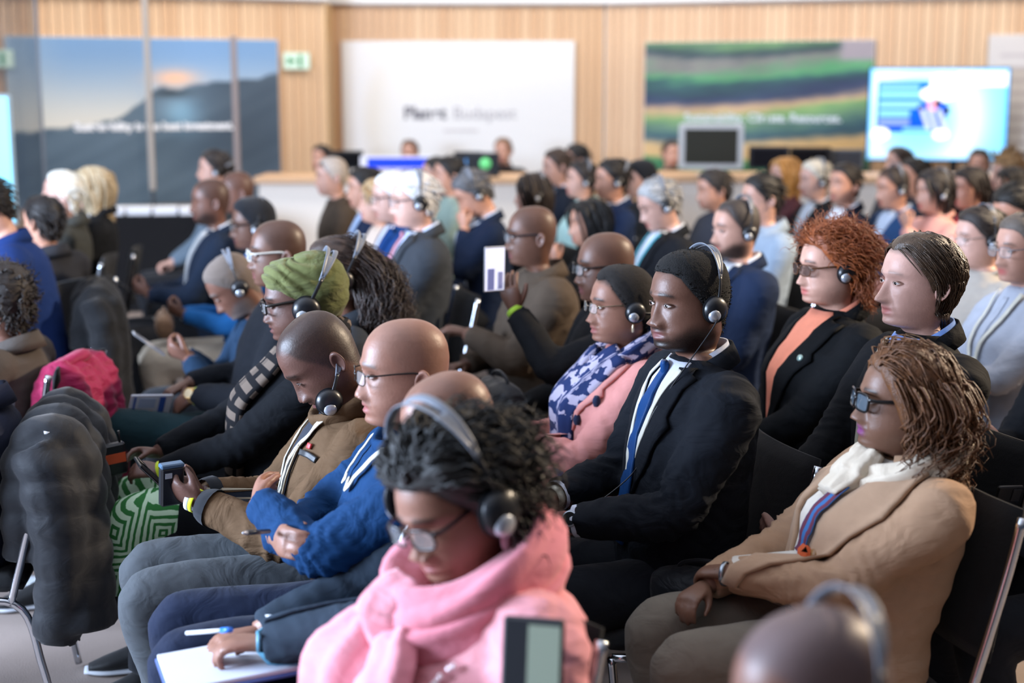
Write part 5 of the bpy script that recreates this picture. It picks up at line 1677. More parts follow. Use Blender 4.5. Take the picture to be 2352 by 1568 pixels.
F_ = person(640, 580, 5.12, 'bald man with pale framed glasses and teal trousers holding a booklet', sk='d2', hp=2, face=dict(stubble=.45, neckw=.25, nosew=1.4, lips=1.4, fat=.06), top='14171d', style='coat', glass=dict(r=.0022, wide=.027, tall=.018, col='c9c6bc'), legs='0f2a30', bulk=1.12, lean=-.10,
    arms=dict(L=((.08, -.22, .73), (-.4, -.75, -.55), (-.5, .3, -.7)), R=((-.10, -.24, .74), (.4, -.8, -.3), (0, .2, -1)), curl=.45), knees=((.11, -.55, .63), (-.12, -.50, .55)), feet=((.10, -.75, .09), (-.12, -.45, .09)))
G_ = person(537, 655, 5.65, 'grey-bearded man in a cap and headset bending over his phone', sk='d3', hp=38, lean=.10, hair=dict(th=.010, noise=.001, name='cap', mat=fabric('6b5f57', .85)), face=dict(beard=.6), scalp='7a7672', top='1b3148', style='coat', hs=dict(a=20), arms='device', legs='16181d', bulk=1.08)
H1 = person(580, 515, 6.8, 'woman in a black knit hat with glasses and a white headset, blue top', 'f', sk='d2', hp=4, hair=dict(th=.022, noise=.002, name='hat', mat=fabric('16181d', .9)), top='1d5a94', style='sweater', glass=dict(r=.0022), hs=dict(a=15), legs='b7ab99', bulk=1.05, arms='device')
P06 = person(485, 462, 7.5, 'bald bearded man in a navy suit with a white lanyard holding a phone', sk='d3', hp=3, face=dict(stubble=.6, beard=.8, neckw=.2, nosew=1.3), top='1a2536', shirt='c9ccd2', lan=dict(col='dcdcd8', end=.40, badge=True, card='cfe0ea'), arms='device', bulk=1.12)
P07 = person(492, 388, 9.6, 'dark-haired man with a headset strap round his head at the back left', sk='l1', hair=short(), haircol='2b221d', top='5f6c78', style='sweater', hs=dict(a=60))
P08 = person(545, 440, 8.4, 'bald man with a lit scalp behind the navy suit', sk='d3', hp=4, face=dict(stubble=.4), top='23272e', style='coat', bulk=1.05)
P02 = person(142, 445, 7.9, 'white-haired man in an olive grey jacket at the left', sk='l2', hp=-6, hy=6, hair=short(360, .014), haircol='d8d3c8', top='3a3b38', style='coat', bulk=1.1, yaw=-84)
P03 = person(212, 430, 8.3, 'woman with long pale blonde hair in a black jacket at the left', 'f', sk='l1', hp=2, hair=longh(light='d9c4a0'), haircol='b79f7c', top='15171b', style='open', shirt='d9dde4', yaw=-80)
P01b = person(98, 508, 7.0, 'dark-haired person seen from behind at the left', sk='l3', yaw=-120, hair=short(), haircol='1a1412', top='2a2b30', style='coat')
P01 = person(-30, 475, 6.2, 'man in a royal blue jacket leaning forward at the left edge', sk='l1', lean=.16, hp=25, hair=short(), haircol='20180f', top='152c5e', style='coat', bulk=1.28, yaw=-72)
P04 = person(0, 690, 4.85, 'person with dark curly hair in a brown grey jacket at the left edge', sk='d3', yaw=-96, hy=-10, hair=dict(th=.02, noise=.004, nf=120, locks=[dict(n=300, length=.06, rad=.005, sweep=any_sweep, lift=.02, grav=.2, out=.4, curl=.012, jit=.5, steps=7)]), haircol='1f1612', top='4a4440', style='coat', bulk=1.0, lean=-.02)
P05 = person(-95, 800, 4.0, 'person in a dark navy jacket cut off by the left edge', sk='d2', yaw=-80, lod=1, hair=CROP, top='23283a', style='coat', bulk=1.12, lean=-.02, legs='121318')
FG = person(1865, 1618, 1.62, 'grey-stubbled head with a headset in the blurred lower right foreground', sk='d3', hp=8, face=dict(stubble=.6, fat=.05, neckw=.2), scalp='4d4a50', top='2c3038', style='coat', hs=dict(a=22), yaw=-70, hsize=1.0, lod=1)

# ------------------------------------------------------------------ back right and right edge
R4 = person(2248, 545, 5.75, 'older woman with short dark hair and headset in a cream cardigan', 'f', sk='l2', hp=4, hair=short(420, .016, .075), haircol='241b17', top='a8a198', style='sweater', hs=dict(a=8), glass=dict(r=.0010, col='9a8f88'), bulk=1.12, face=dict(fat=.05))
R5 = person(2348, 570, 4.95, 'woman with glasses in a white blouse at the right edge', 'f', sk='l1', hy=8, hp=3, hair=short(420, .012), haircol='5a5048', top='a9afbc', style='shirt', glass=dict(r=.0012, col='7d7f88'), arms='crossed', bulk=1.05, lan=dict(badge=False), legs='2b3a55')
R6 = person(2145, 440, 8.0, 'woman with dark hair and headset in a salmon pink sweater', 'f', sk='l1', hp=4, hair=dict(th=.018, noise=.002, locks=[dict(n=300, length=.16, rad=.007, sweep=down_sweep, lift=.02)]), haircol='1f1715', top='e0a79c', style='sweater', hs=dict(a=15), bulk=1.22, arms='chin')
R7 = person(2050, 430, 8.6, 'balding man with dark headset in a light blue shirt', sk='l3', hp=10, hair=dict(th=.006, recede=.04), haircol='2a211d', top='2b4a74', style='open', shirt='bccbe0', hs=dict(a=10), bulk=1.05)
R8 = person(1938, 422, 8.8, 'young man in a dark navy suit and open white shirt', sk='l3', hy=20, hair=short(), haircol='1c1512', top='171c2a', style='open', shirt='dcdfe6', face=dict(beard=.3))
R9 = person(1872, 412, 9.3, 'grey-haired man in a black suit wearing a headset, beside the young man in white', sk='l2', hp=4, hair=short(), haircol='c8bfae', top='17191d', shirt='b9c4d2', hs=dict(a=10))
R10 = person(1802, 402, 9.8, 'woman with long honey blonde hair in a maroon top', 'f', sk='l1', hp=2, hair=longh(light='d29a52'), haircol='a8692c', top='4a2a30', style='dress', arms='chin')
R11 = person(2228, 432, 8.3, 'woman with dark hair in black with a red top', 'f', sk='l1', hp=6, hair=dict(th=.016, locks=[dict(n=260, length=.14, rad=.007, sweep=down_sweep, lift=.02)]), haircol='1e1512', top='15161a', style='open', shirt='c02030')
R12 = person(2248, 378, 11.6, 'dark-haired man at the lower right corner of the television', sk='l3', yaw=-20, hair=short(), haircol='15100e', top='1a1a1f', style='sweater', stand=False)
R13 = person(2312, 398, 9.6, 'woman with frizzy light brown hair near the right edge', 'f', sk='l1', yaw=-90, hair=dict(th=.03, noise=.006, nf=80, locks=[dict(n=300, length=.09, rad=.007, sweep=any_sweep, lift=.04, grav=0, out=.6, curl=.02, jit=.5, steps=7)]), haircol='8a6a45', top='4a4a50', style='sweater')
R14 = person(2322, 432, 8.6, 'woman with black hair cut by the right edge', 'f', sk='l1', hp=4, hair=dict(th=.018, locks=[dict(n=260, length=.12, rad=.007, sweep=down_sweep, lift=.02)]), haircol='15100f', top='22242a', style='sweater')
R15 = person(2335, 480, 6.6, 'dark-haired man in a navy jacket looking down at the right edge', sk='l3', hp=28, hair=short(), haircol='17130f', top='1a2334', style='coat', lan=dict(col='35a8c0', badge=False))
R16 = person(2062, 372, 11.2, 'brown-haired woman below the television', 'f', sk='l1', hair=short(), haircol='3a2a20', top='3b3d44', style='sweater')
R17 = person(2098, 405, 9.8, 'person with black hair behind the balding man with headset', sk='l3', hair=short(), haircol='1a1513', top='2a2c33', style='sweater')
R18 = person(2635, 930, 3.42, 'person in a dark suit with white cuffs holding a phone at the right edge', sk='l1', hair=dict(CROP), haircol='2a211b', top='2b3340', style='suit', arms=dict(L=((.06, -.33, .76), (-.15, -.85, -.45), (-.5, .3, -.6)), R=((-.03, -.34, .72), (.4, -.85, -.3), (.3, .3, -.8)), curl=.55), legs='1a1d24', bulk=1.08)
R19 = person(2530, 700, 4.15, 'person in a black jacket with a phone in both hands at the right edge', sk='l1', hair=dict(CROP), haircol='2a211b', top='15171b', style='coat', arms='device', bulk=1.08)
# staff at the counters
B1 = person(737, 362, 14.1, 'dark-haired operator in a black shirt behind the left counter', sk='l1', yaw=-30, hair=short(), haircol='1d1512', top='141518', style='sweater', noleg=True, arms='thigh')
B2 = person(940, 350, 14.5, 'brown-haired person half hidden behind the low white display', sk='l1', yaw=-10, hair=short(), haircol='5a3a28', top='8a8a90', style='sweater', noleg=True)
B3 = person(1155, 346, 14.2, 'fair-haired technician in a black shirt behind the laptops', sk='l1', yaw=-15, hair=short(), haircol='6a4a30', top='121316', style='sweater', noleg=True, arms='thigh')
B4 = person(1542, 352, 13.7, 'person with a pale face beside the silver framed monitor', sk='l1', yaw=10, hair=short(), haircol='2a1f18', top='5a5a50', style='sweater', noleg=True)
# ------------------------------------------------------------------ accessories on people
def local_frame(c, pos, xd, yd):
    """world matrix of a thing at local pos of person c; x along xd, y along yd"""
    X = unit(xd); Y = unit(np.asarray(yd, float) - X * (np.asarray(yd, float) @ X)); Z = np.cross(X, Y)
    M = Matrix([[X[0], Y[0], Z[0], pos[0]], [X[1], Y[1], Z[1], pos[1]], [X[2], Y[2], Z[2], pos[2]], [0, 0, 0, 1]])
    return Matrix.Translation(c['loc']) @ Matrix.Rotation(c['rz'], 4, 'Z') @ M
M_PHONE = plain('phone_body', '0d0e11', .25)
def phone(label, M, w_=.074, h_=.152, screen='101217', emit=0.0, body=None, group='phones in hands'):
    p = thing('phone', label, 'phone', group=group)
    p.matrix_world = M
    mb = MB(); box(mb, 0, 0, 0, w_, h_, .0085, .003); obj('case', mb.mesh('case', body or M_PHONE, smooth=False), p)
    mb = MB(); box(mb, 0, 0, .0045, w_ - .006, h_ - .010, .001); obj('screen', mb.mesh('screen', plain('phone_screen', screen, .1, emit=emit), smooth=False), p)
    mb = MB(); box(mb, -w_ * .25, h_ * .36, -.0055, .026, .030, .003, .001); ca = obj('camera_module', mb.mesh('camera_module', M_BLK, smooth=False), p)
    return p
def band(c, nm, col, name='wristband', f=1.04, r=.0275, wd=.022, mat=None):
    S_, E_2, W, hd, palm = c['arm'][nm]
    u = unit(W - E_2)
    p = E_2 + (W - E_2) * f
    m_ = MB(); tube(m_, [p - u * wd / 2, p - u * wd * .4, p + u * wd * .4, p + u * wd / 2], np.array([r, r + .002, r + .002, r]), 20, None, cap=False)
    return obj(name, m_.mesh(name, mat or fabric(col, .5, .02, .02)), c['root'])
def watch(c, nm, strap, dial, rim, f=1.03, r=.0275):
    b_ = band(c, nm, strap, 'watch', f, r, .024)
    S_, E_2, W, hd, palm = c['arm'][nm]
    u = unit(W - E_2); p = E_2 + (W - E_2) * f
    side = 1 if nm == 'L' else -1
    n_ = unit(np.array([side * .9, -.5, .5]) - u * (np.array([side * .9, -.5, .5]) @ u))
    M = np.eye(4); M[:3, 2] = n_; M[:3, 0] = u; M[:3, 1] = np.cross(n_, u); M[:3, 3] = p + n_ * r
    m_ = MB(); lathe(m_, [(.0005, .012), (.017, .012)], 24, M, 0); lathe(m_, [(.017, .0125), (.0205, .012), (.0215, .006), (.0205, -.002)], 24, M, 1)
    obj('watch_face', m_.mesh('watch_face', [plain('dial', dial, .15), plain('watch_rim', rim, .3, .6)]), b_)
def hang(c, name, pts, R, mat, n=26, ns=22, folds=5, amp=.16, off=.018):
    """soft cloth hanging over the garment along (x,t) points"""
    C = catmull(np.array(pts, float), n)
    P = []; Nn = []
    for x, t in C:
        p, q = c['dr'](x, t, off)
        P.append(p); Nn.append(q)
    P = np.array(P)
    P[1:-1] = (P[:-2] + 2 * P[1:-1] + P[2:]) / 4
    Rr = np.array(R, float)
    Rr = np.stack([np.interp(np.linspace(0, 1, n), np.linspace(0, 1, len(Rr)), Rr[:, i]) for i in (0, 1)], 1)
    m_ = MB(); tube(m_, P, Rr, ns, None, True, up=Nn[0], fold=lambda th, v: 1 + amp * np.sin(folds * th + 5 * v) * np.abs(np.cos(th)))
    return obj(name, m_.mesh(name, mat), c['root'])
def neckloop(c, name, mat, r=.088, rr=(.034, .030), z=.0, tilt=.05, amp=.14, folds=5, front=.02, parent=None, sq=1.0):
    NB = c['NB']
    ps = np.linspace(0, 2 * np.pi, 33)
    P = np.stack([r * np.sin(ps) * 1.08, NB[1] + .012 + r * np.cos(ps) * sq - front * (1 - np.cos(ps)) / 2, NB[2] + z + tilt * np.cos(ps)], 1)
    m_ = MB(); tube(m_, P, [rr] * len(P), 20, None, False, up=(0, .01, 1), fold=lambda th, v: 1 + amp * np.sin(folds * th + 6.28 * 2 * v) + .05 * np.sin(6.28 * 5 * v + th))
    return obj(name, m_.mesh(name, mat), parent or c['root'])

# suit man
watch(S, 'L', '27384f', '0a0b0d', '9aa0aa', 1.0, .0285)
band(S, 'R', 'c7c4b4', f=1.02, r=.0285, wd=.024)
# woman with the scarf
BLO = pattern('blossom', '22315c', 'a9a3b8', 26.0)
neckloop(M20, 'scarf', BLO, .082, (.036, .028), -.005, .05)
hang(M20, 'scarf_end', [(.075, .97), (.06, .80), (.02, .60), (-.02, .38)], [(.020, .045), (.026, .055), (.024, .060), (.018, .055)], BLO)
hang(M20, 'scarf_end', [(-.06, .95), (-.05, .75), (-.055, .55), (-.07, .42)], [(.020, .045), (.024, .050), (.022, .050), (.016, .048)], BLO)
m_ = MB()
p_, n_ = M20['dr'](-.02, .36, .02)
for i in range(14): tube(m_, [p_ + np.array([-.05 + i * .0075, 0, 0]), p_ + np.array([-.05 + i * .0075, -.004, -.03]), p_ + np.array([-.05 + i * .0075, .0, -.06])], .0022, 5, 6)
fr = obj('fringe', m_.mesh('fringe', fabric('5a5a84', .9)), M20['root']); fr['kind'] = 'stuff'
for x, t in ((.13, .70), (.085, .58)):
    p_, n_ = M20['dr'](x, t, .006)
    m_ = MB(); tube(m_, [p_ - np.array([.0, 0, .016]), p_, p_ + np.array([.004, 0, .016])], [.008, .013, .008], 10, 8)
    obj('cloth_button', m_.mesh('cloth_button', fabric('18233f', .9)), M20['root'])
m_ = MB(); q_ = M20['rigid'](np.array([[.078, .012, -.052], [.079, .012, -.064], [.078, .012, -.078]])); tube(m_, q_, [.0022, .0042, .0035], 8, 7)
obj('earring', m_.mesh('earring', plain('pearl', 'd8c6a8', .2, .4)), M20['root'])
# the filmed phone
wl_ = M19['arm']['L'][2]
ph_ = wl_ + np.array([.0, -.075, .150])
lp = phone('lit phone held up by the bald man in the black jacket', local_frame(M19, ph_, (-.25, .97, .0), (.05, 0, 1)), .082, .160, 'cfd2e6', .9, plain('phone_silver', 'a8aab0', .3, .5))
for (x, y, sx, sy, cl_) in ((-.015, -.035, .026, .075, '6f74a6'), (.022, -.040, .018, .060, '8488b4'), (.0, .055, .05, .03, 'ffffff')):
    mb = MB(); box(mb, x, y, .0054, sx, sy, .0008); obj('image_patch', mb.mesh('image_patch', plain('phone_image', cl_, .2, emit=.5), smooth=False), lp.children[1])
band(M19, 'L', '9fc43a', f=.99, r=.030, wd=.018)
# copper haired woman, man with brown hair
p_, n_ = R1['dr'](.10, .74, .012)
m_ = MB(); lathe(m_, [(.0005, .003), (.010, .002), (.012, -.003)], 16, Matrix.Translation(p_) @ Vector(n_).to_track_quat('Z', 'Y').to_matrix().to_4x4())
obj('brooch', m_.mesh('brooch', plain('brooch', '9fb8b0', .3, .5)), R1['root'])
# camel coat
CAMEL = fabric('a88a70', .9, .15, .2)
for s in (1, -1):
    rr_ = []
    for t in np.linspace(.30, .97, 16):
        wi = np.interp(t, [.30, .55, .78, .80, .97], [.010, .085, .130, .100, .070])
        xi = np.interp(t, [.30, .60, .97], [.015, .055, .075])
        rr_.append((t, s * xi, s * (xi + wi)))
    R3['panel']('lapel', rr_, .010, .006, CAMEL, nsub=7)
R3['panel']('blouse', [(t, -np.interp(t, [.28, .6, .98], [.02, .065, .085]), np.interp(t, [.28, .6, .98], [.02, .065, .085])) for t in np.linspace(.28, .98, 12)], .004, .002, fabric('d9d2c6', .85, .2), nsub=8)
CRM = fabric('d9cdb9', .9, .4, .2)
neckloop(R3, 'scarf', CRM, .096, (.046, .034), -.012, .045, .20)
hang(R3, 'scarf_end', [(-.01, .97), (.0, .86), (.01, .74)], [(.026, .050), (.030, .062), (.014, .045)], CRM, folds=6, amp=.25, off=.024)
R3['strip']('shoulder_strap', [(.035, .80), (.04, .66), (.025, .56), (.02, .47)], .045, .022, pattern('stripe', '3c6ea8', '6a3a4e', 11.0))
p_, n_ = R3['dr'](.065, .50, .018)
m_ = MB(); lathe(m_, [(.0005, .004), (.011, .003), (.013, -.002)], 18, Matrix.Translation(p_) @ Vector(n_).to_track_quat('Z', 'Y').to_matrix().to_4x4())
obj('button', m_.mesh('button', plain('horn_button', '8a653c', .35)), R3['root'])
p_, n_ = R3['dr'](.04, .47, .012)
m_ = MB(); box(m_, p_[0], p_[1], p_[2], .045, .03, .06, .012)
obj('orange_pouch', m_.mesh('orange_pouch', fabric('c2552a', .7, .3)), R3['root'])
band(R3, 'L', '8f9aa6', 'bracelet', 1.02, .027, .010, plain('bracelet', '9aa4ae', .25, .8))
# pink scarf
PNK = fabric('d9808e', .9, .35, .25, .3)
neckloop(PK, 'scarf', PNK, .108, (.062, .042), -.004, .060, .16, 4, .03)
neckloop(PK, 'scarf_fold', PNK, .118, (.045, .040), -.045, .050, .18, 5, .05)
PNK2 = fabric('e0909c', .9, .35, .25, .3)
hang(PK, 'scarf_knot', [(-.01, .93), (-.02, .86), (-.03, .80)], [(.040, .050), (.055, .065), (.035, .045)], PNK2, folds=4, amp=.15, off=.045)
hang(PK, 'scarf_end', [(-.02, .84), (-.04, .66), (-.05, .46), (-.06, .30)], [(.030, .050), (.040, .085), (.042, .100), (.030, .090)], PNK2, folds=6, amp=.22, off=.04)
hang(PK, 'scarf_end', [(.03, .84), (.08, .68), (.10, .50), (.11, .32)], [(.030, .045), (.036, .075), (.040, .085), (.030, .080)], PNK2, folds=6, amp=.22, off=.03)
m_ = MB()
for i in range(26):
    t = .80 - i * .018
    p_, n_ = PK['dr'](.155 - .0015 * i, t, .014)
    lathe(m_, [(.0005, .006), (.0055, .003), (.0065, -.002)], 8, Matrix.Translation(p_))
o_ = obj('sequins', m_.mesh('sequins', plain('sequin', 'f1dfe2', .12, .3)), PK['root']); o_['kind'] = 'stuff'
# green wrap woman: long patterned scarf, printed skirt over the knees, hand set
FRT = pattern('fretwork', '101014', '6c5f55', 7.0)
neckloop(D_, 'scarf', FRT, .086, (.036, .030), -.008, .05)
hang(D_, 'scarf_end', [(.055, .95), (.065, .75), (.045, .52), (.02, .26), (.0, .10)], [(.022, .050), (.026, .065), (.028, .075), (.028, .080), (.022, .075)], FRT, folds=3, amp=.10)
SKT = pattern('diamond', '2c6a34', 'b2ccb0', 15.0, 'Object')
m_ = MB()
for s in (1, -1):
    tube(m_, [(s * .09, -.20, .555), (s * .10, -.32, .565), (s * .115, -.43, .545), (s * .115, -.475, .47), (s * .11, -.47, .36)], [.098, .094, .088, .085, .085], 20, 20)
tube(m_, [(0, -.2, .56), (0, -.36, .565), (0, -.45, .53)], [(.05, .11), (.05, .12), (.05, .12)], 16, 8, up=(0, 0.1, 1))
obj('skirt', remesh(m_, .011, 4, SKT, 'skirt', wrinkle(77, .003)), D_['root'])
m_ = MB()
for s in (1, -1): tube(m_, [(s * .07, .0, .52), (s * .10, -.16, .555), (s * .10, -.30, .58)], [.125, .118, .100], 18, 12)
obj('coat_skirt', remesh(m_, .011, 4, D_['tm'], 'coat_skirt', wrinkle(78, .005)), D_['root'])
band(D_, 'L', 'c9d832', f=.97, r=.030, wd=.018)
w_ = D_['arm']['L'][2]
rd = thing('receiver', 'black interpreter receiver with an orange label held by the woman in the head wrap', 'receiver')
rd.matrix_world = local_frame(D_, w_ + np.array([-.05, -.13, .035]), (.25, -.95, -.1), (.1, .15, 1))
mb = MB(); box(mb, 0, 0, 0, .066, .10, .024, .006); obj('case', mb.mesh('case', M_BLK, smooth=False), rd)
mb = MB(); box(mb, 0, .005, -.0128, .060, .030, .002); box(mb, 0, .005, .0128, .060, .030, .002); obj('orange_label', mb.mesh('orange_label', plain('orange_label', 'd0552c', .5), smooth=False), rd)
mb = MB(); tube(mb, [(-.02, .05, 0), (-.02, .085, 0)], .004, 8); obj('aerial', mb.mesh('aerial', M_BLK), rd)
# brown jacket man
C_['panel']('dark_shirt', [(t, -np.interp(t, [.15, .9], [.035, .05]), np.interp(t, [.15, .9], [.03, .045])) for t in np.linspace(.12, .95, 14)], .004, .002, fabric('1b2230', .8, .2), nsub=6)
for s in (1, -1):
    C_['strip']('zip', [(s * .05, .95), (s * .046, .6), (s * .034, .14)], .010, .010, plain('zip', '8a7f6c', .4, .6), .003)
p_, n_ = C_['dr'](.105, .78, .008)
C_['strip']('pocket_zip', [(.065, .735), (.105, .745), (.145, .735)], .016, .006, plain('zip_tape', '15181d', .5), .005)
C_['strip']('red_tab', [(.085, .79), (.10, .79)], .014, .006, plain('red_tab', 'c23a3f', .5), .003, n=6)
m_ = MB(); CB = C_['NB']
neckloop(C_, 'jacket_collar', C_['tm'], .088, (.036, .016), .012, .055, .05, 3, .01)
for nm in ('L', 'R'):
    S_, E_2, W_, hd_, pl_ = C_['arm'][nm]
    m_ = MB(); tube(m_, [E_2 + (W_ - E_2) * .86, E_2 + (W_ - E_2) * .93, E_2 + (W_ - E_2) * 1.0], [.052, .048, .040], 16, 8, cap=False)
    obj('knit_cuff', m_.mesh('knit_cuff', fabric('14171d', .9)), C_['root'])
band(C_, 'L', 'd9e52c', f=1.07, r=.030, wd=.012)
band(C_, 'L', 'd5d8de', f=1.12, r=.030, wd=.014)
w_ = (C_['arm']['L'][2] + C_['arm']['R'][2]) / 2
phone('black phone held in both hands of the man in the brown jacket', local_frame(C_, w_ + np.array([-.05, -.110, .045]), (.95, .2, -.1), (.1, -.65, .75)), .076, .155)
rc = thing('receiver', 'black interpreter receiver standing between the hands of the man in brown', 'receiver')
rc.matrix_world = local_frame(C_, w_ + np.array([.030, -.075, .050]), (.35, -.93, .0), (.1, .1, 1))
mb = MB(); box(mb, 0, 0, 0, .062, .105, .024, .005); obj('case', mb.mesh('case', M_BLK, smooth=False), rc)
mb = MB(); box(mb, 0, .056, 0, .062, .012, .026, .003); obj('top_plate', mb.mesh('top_plate', plain('receiver_top', '46617a', .35), smooth=False), rc)
mb = MB(); box(mb, .012, .032, -.0125, .018, .014, .002); box(mb, .012, .032, .0125, .018, .014, .002); obj('display', mb.mesh('display', plain('display', 'aab4bd', .2), smooth=False), rc)
# name badge lettering of the man in brown
p_, n_ = C_['dr'](-.02, .30, .017)
_, tn_, F_2 = C_['spine'](.30)
Mb = Matrix.Identity(4)
Xb = unit(np.cross(tn_, n_)); Yb = unit(np.cross(n_, Xb))
for i, (s_, tx, sz) in enumerate((('Planet', .085, .013), ('the Age of', .012, .008), ('Innovation', .002, .009), ('to Global', -.009, .009), ('Challenges', -.020, .009), ('27 February', -.038, .008))):
    to = text(s_, C_['root'], 0, 0, sz, plain('badge_lettering', 'eef4f8', .5))
    pp = p_ + Yb * (tx - .02) - Xb * .034
    to.matrix_local = Matrix([[Xb[0], Yb[0], n_[0], pp[0]], [Xb[1], Yb[1], n_[1], pp[1]], [Xb[2], Yb[2], n_[2], pp[2]], [0, 0, 0, 1]])
# blue fleece man: zip collar and pen
neckloop(B_, 'collar', B_['tm'], .084, (.030, .016), .006, .045, .06, 3, .01)
w_ = B_['arm']['R'][2]
pn = thing('pen', 'dark pen held across the blue fleece', 'pen')
pn.matrix_world = local_frame(B_, B_['arm']['R'][2] + np.array([.10, -.05, .045]), (.8, -.5, .25), (0, 1, 0))
mb = MB(); tube(mb, [(-.06, 0, 0), (.045, 0, 0)], .0055, 10); obj('barrel', mb.mesh('barrel', plain('pen_dark', '2c3138', .3)), pn)
mb = MB(); tube(mb, [(.045, 0, 0), (.062, 0, 0)], [.005, .002], 10); obj('tip', mb.mesh('tip', M_SILV), pn)
# note taker: pad and pen
w_ = A_['arm']['L'][2]
npd = thing('notepad', 'open white notepad on the knees of the note-taking man', 'notepad')
npd.matrix_world = local_frame(A_, w_ + np.array([-.055, -.055, -.055]), (1, .12, .02), (0, 1, .05))
mb = MB(); box(mb, 0, 0, 0, .21, .30, .010, .002); obj('pages', mb.mesh('pages', plain('pad_paper', 'c4c9d6', .75), smooth=False), npd)
mb = MB(); box(mb, 0, 0, -.009, .22, .31, .008, .002); obj('cover', mb.mesh('cover', plain('pad_cover', '4a5f9a', .5), smooth=False), npd)
mb = MB(); box(mb, .085, .135, -.012, .03, .05, .012, .002); obj('yellow_tab', mb.mesh('yellow_tab', plain('yellow_tab', 'd6cf3a', .6), smooth=False), npd)
pn = thing('pen', 'white pen with a blue cap in the hand of the note-taking man', 'pen')
pn.matrix_world = local_frame(A_, w_ + np.array([-.02, -.10, .028]), (.75, .5, .28), (0, 0, 1))
mb = MB(); tube(mb, [(-.10, 0, 0), (.05, 0, 0)], .0045, 10); obj('barrel', mb.mesh('barrel', plain('pen_white', 'd5dae2', .3)), pn)
mb = MB(); tube(mb, [(.03, 0, 0), (.062, 0, 0)], .0062, 10); obj('cap', mb.mesh('cap', plain('pen_blue', '2f78d8', .3)), pn)
# teal trousers: booklet, tablet, watch
w_ = F_['arm']['L'][2]
watch(F_, 'L', 'b9925e', 'd9c6a0', 'c79a58', 1.0, .028)
band(F_, 'L', 'cfdf2a', f=.93, r=.033, wd=.014)
m_ = MB(); S_, E_2, W_, _, _ = F_['arm']['L']; tube(m_, [E_2 + (W_ - E_2) * .70, E_2 + (W_ - E_2) * .80, E_2 + (W_ - E_2) * .92], [.046, .045, .040], 16, 8, cap=False)
obj('checked_cuff', m_.mesh('checked_cuff', pattern('fretwork', '3c4650', '7a8a98', 60.0)), F_['root'])
bk = thing('booklet', 'glossy booklet with blue and orange pictures held by the man in teal trousers', 'booklet')
bk.matrix_world = local_frame(F_, w_ + np.array([-.03, -.155, -.04]), (.30, -.92, .1), (.35, .25, .9))
mb = MB(); box(mb, 0, 0, 0, .15, .11, .006, .001); obj('pages', mb.mesh('pages', plain('paper', 'dfe3ee', .75), smooth=False), bk)
for (x, y, sx, sy, cl_) in ((-.04, .0, .022, .095, '3f62b8'), (.015, .022, .06, .04, 'b9c9e6'), (.02, -.028, .06, .035, 'b98a6a'), (.06, .0, .008, .095, '3f62b8')):
    mb = MB(); box(mb, x, y, .0036, sx, sy, .001); box(mb, x, y, -.0036, sx, sy, .001); obj('picture', mb.mesh('picture', plain('booklet_print', cl_, .4), smooth=False), bk)
tb2 = thing('receiver', 'grey interpreter receiver under the booklet of the man in teal trousers', 'receiver')
tb2.matrix_world = local_frame(F_, w_ + np.array([-.01, -.125, -.115]), (.30, -.92, .1), (.35, .25, .9))
mb = MB(); box(mb, 0, 0, 0, .125, .062, .020, .005); obj('case', mb.mesh('case', plain('receiver_grey', '8b939c', .35, .2), smooth=False), tb2)
mb = MB(); box(mb, .05, -.012, .0105, .012, .012, .003); box(mb, .05, -.012, -.0105, .012, .012, .003); obj('knob', mb.mesh('knob', M_SILV, smooth=False), tb2)
# other phones
for c_, lb in ((G_, 'silver edged phone held by the bearded man in the cap'), (P06, 'black phone held by the bearded man in the navy suit'), (R19, 'dark phone in the hands at the right edge above the auburn hair')):
    w_ = (c_['arm']['L'][2] + c_['arm']['R'][2]) / 2
    phone(lb, local_frame(c_, w_ + np.array([0, -.15, .06]), (.95, .1, 0), (0, -.75, .6)), .074, .15, '151820', 0, plain('phone_silver', 'a8aab0', .3, .5) if c_ is G_ else None)
w_ = R18['arm']['L'][2]
phone('black phone held by the hands with white cuffs at the right edge', local_frame(R18, w_ + np.array([.02, -.06, .055]), (.2, -.95, .1), (.2, .1, .95)), .078, .155)
# bag on the lap of the knit hat woman, black handbag of the camel coat woman
def handbag(label, M, w_, h_, dp, col, clasp):
    b_ = thing('handbag', label, 'handbag')
    b_.matrix_world = M
    m_ = MB(); tube(m_, [(-w_ / 2, 0, 0), (-w_ * .3, 0, .01), (w_ * .3, 0, .01), (w_ / 2, 0, 0)], [(h_ / 2 * .8, dp / 2 * .8), (h_ / 2, dp / 2), (h_ / 2, dp / 2), (h_ / 2 * .8, dp / 2 * .8)], 18, 14, up=(0, .01, 1))
    obj('body', m_.mesh('bag_body', fabric(col, .45, .4, .1)), b_)
    m_ = MB(); tube(m_, [(-w_ * .32, 0, h_ * .4), (-w_ * .26, 0, h_ * .62), (0, 0, h_ * .72), (w_ * .26, 0, h_ * .62), (w_ * .32, 0, h_ * .4)], (.006), 8, 22); obj('handle', m_.mesh('handle', fabric(col, .4, .1, .1)), b_)
    m_ = MB(); tube(m_, [(-.02, -dp * .5, h_ * .25), (0, -dp * .52, h_ * .3), (.02, -dp * .5, h_ * .25)], .006, 8, 9); obj('clasp', m_.mesh('clasp', plain('clasp', clasp, .25, .9)), b_)
handbag('black leather handbag with gold clasp beside the camel coat', Matrix.Translation(at(1625, 1385, 3.35)) @ Matrix.Rotation(-.5, 4, 'Z'), .26, .15, .12, '101218', 'c9a45a')
handbag('brown bag on the lap of the woman in the knit hat', Matrix.Translation(to_world(H1, (0, -.38, .70))) @ Matrix.Rotation(H1['rz'], 4, 'Z'), .24, .12, .09, '8a6a50', '777777')
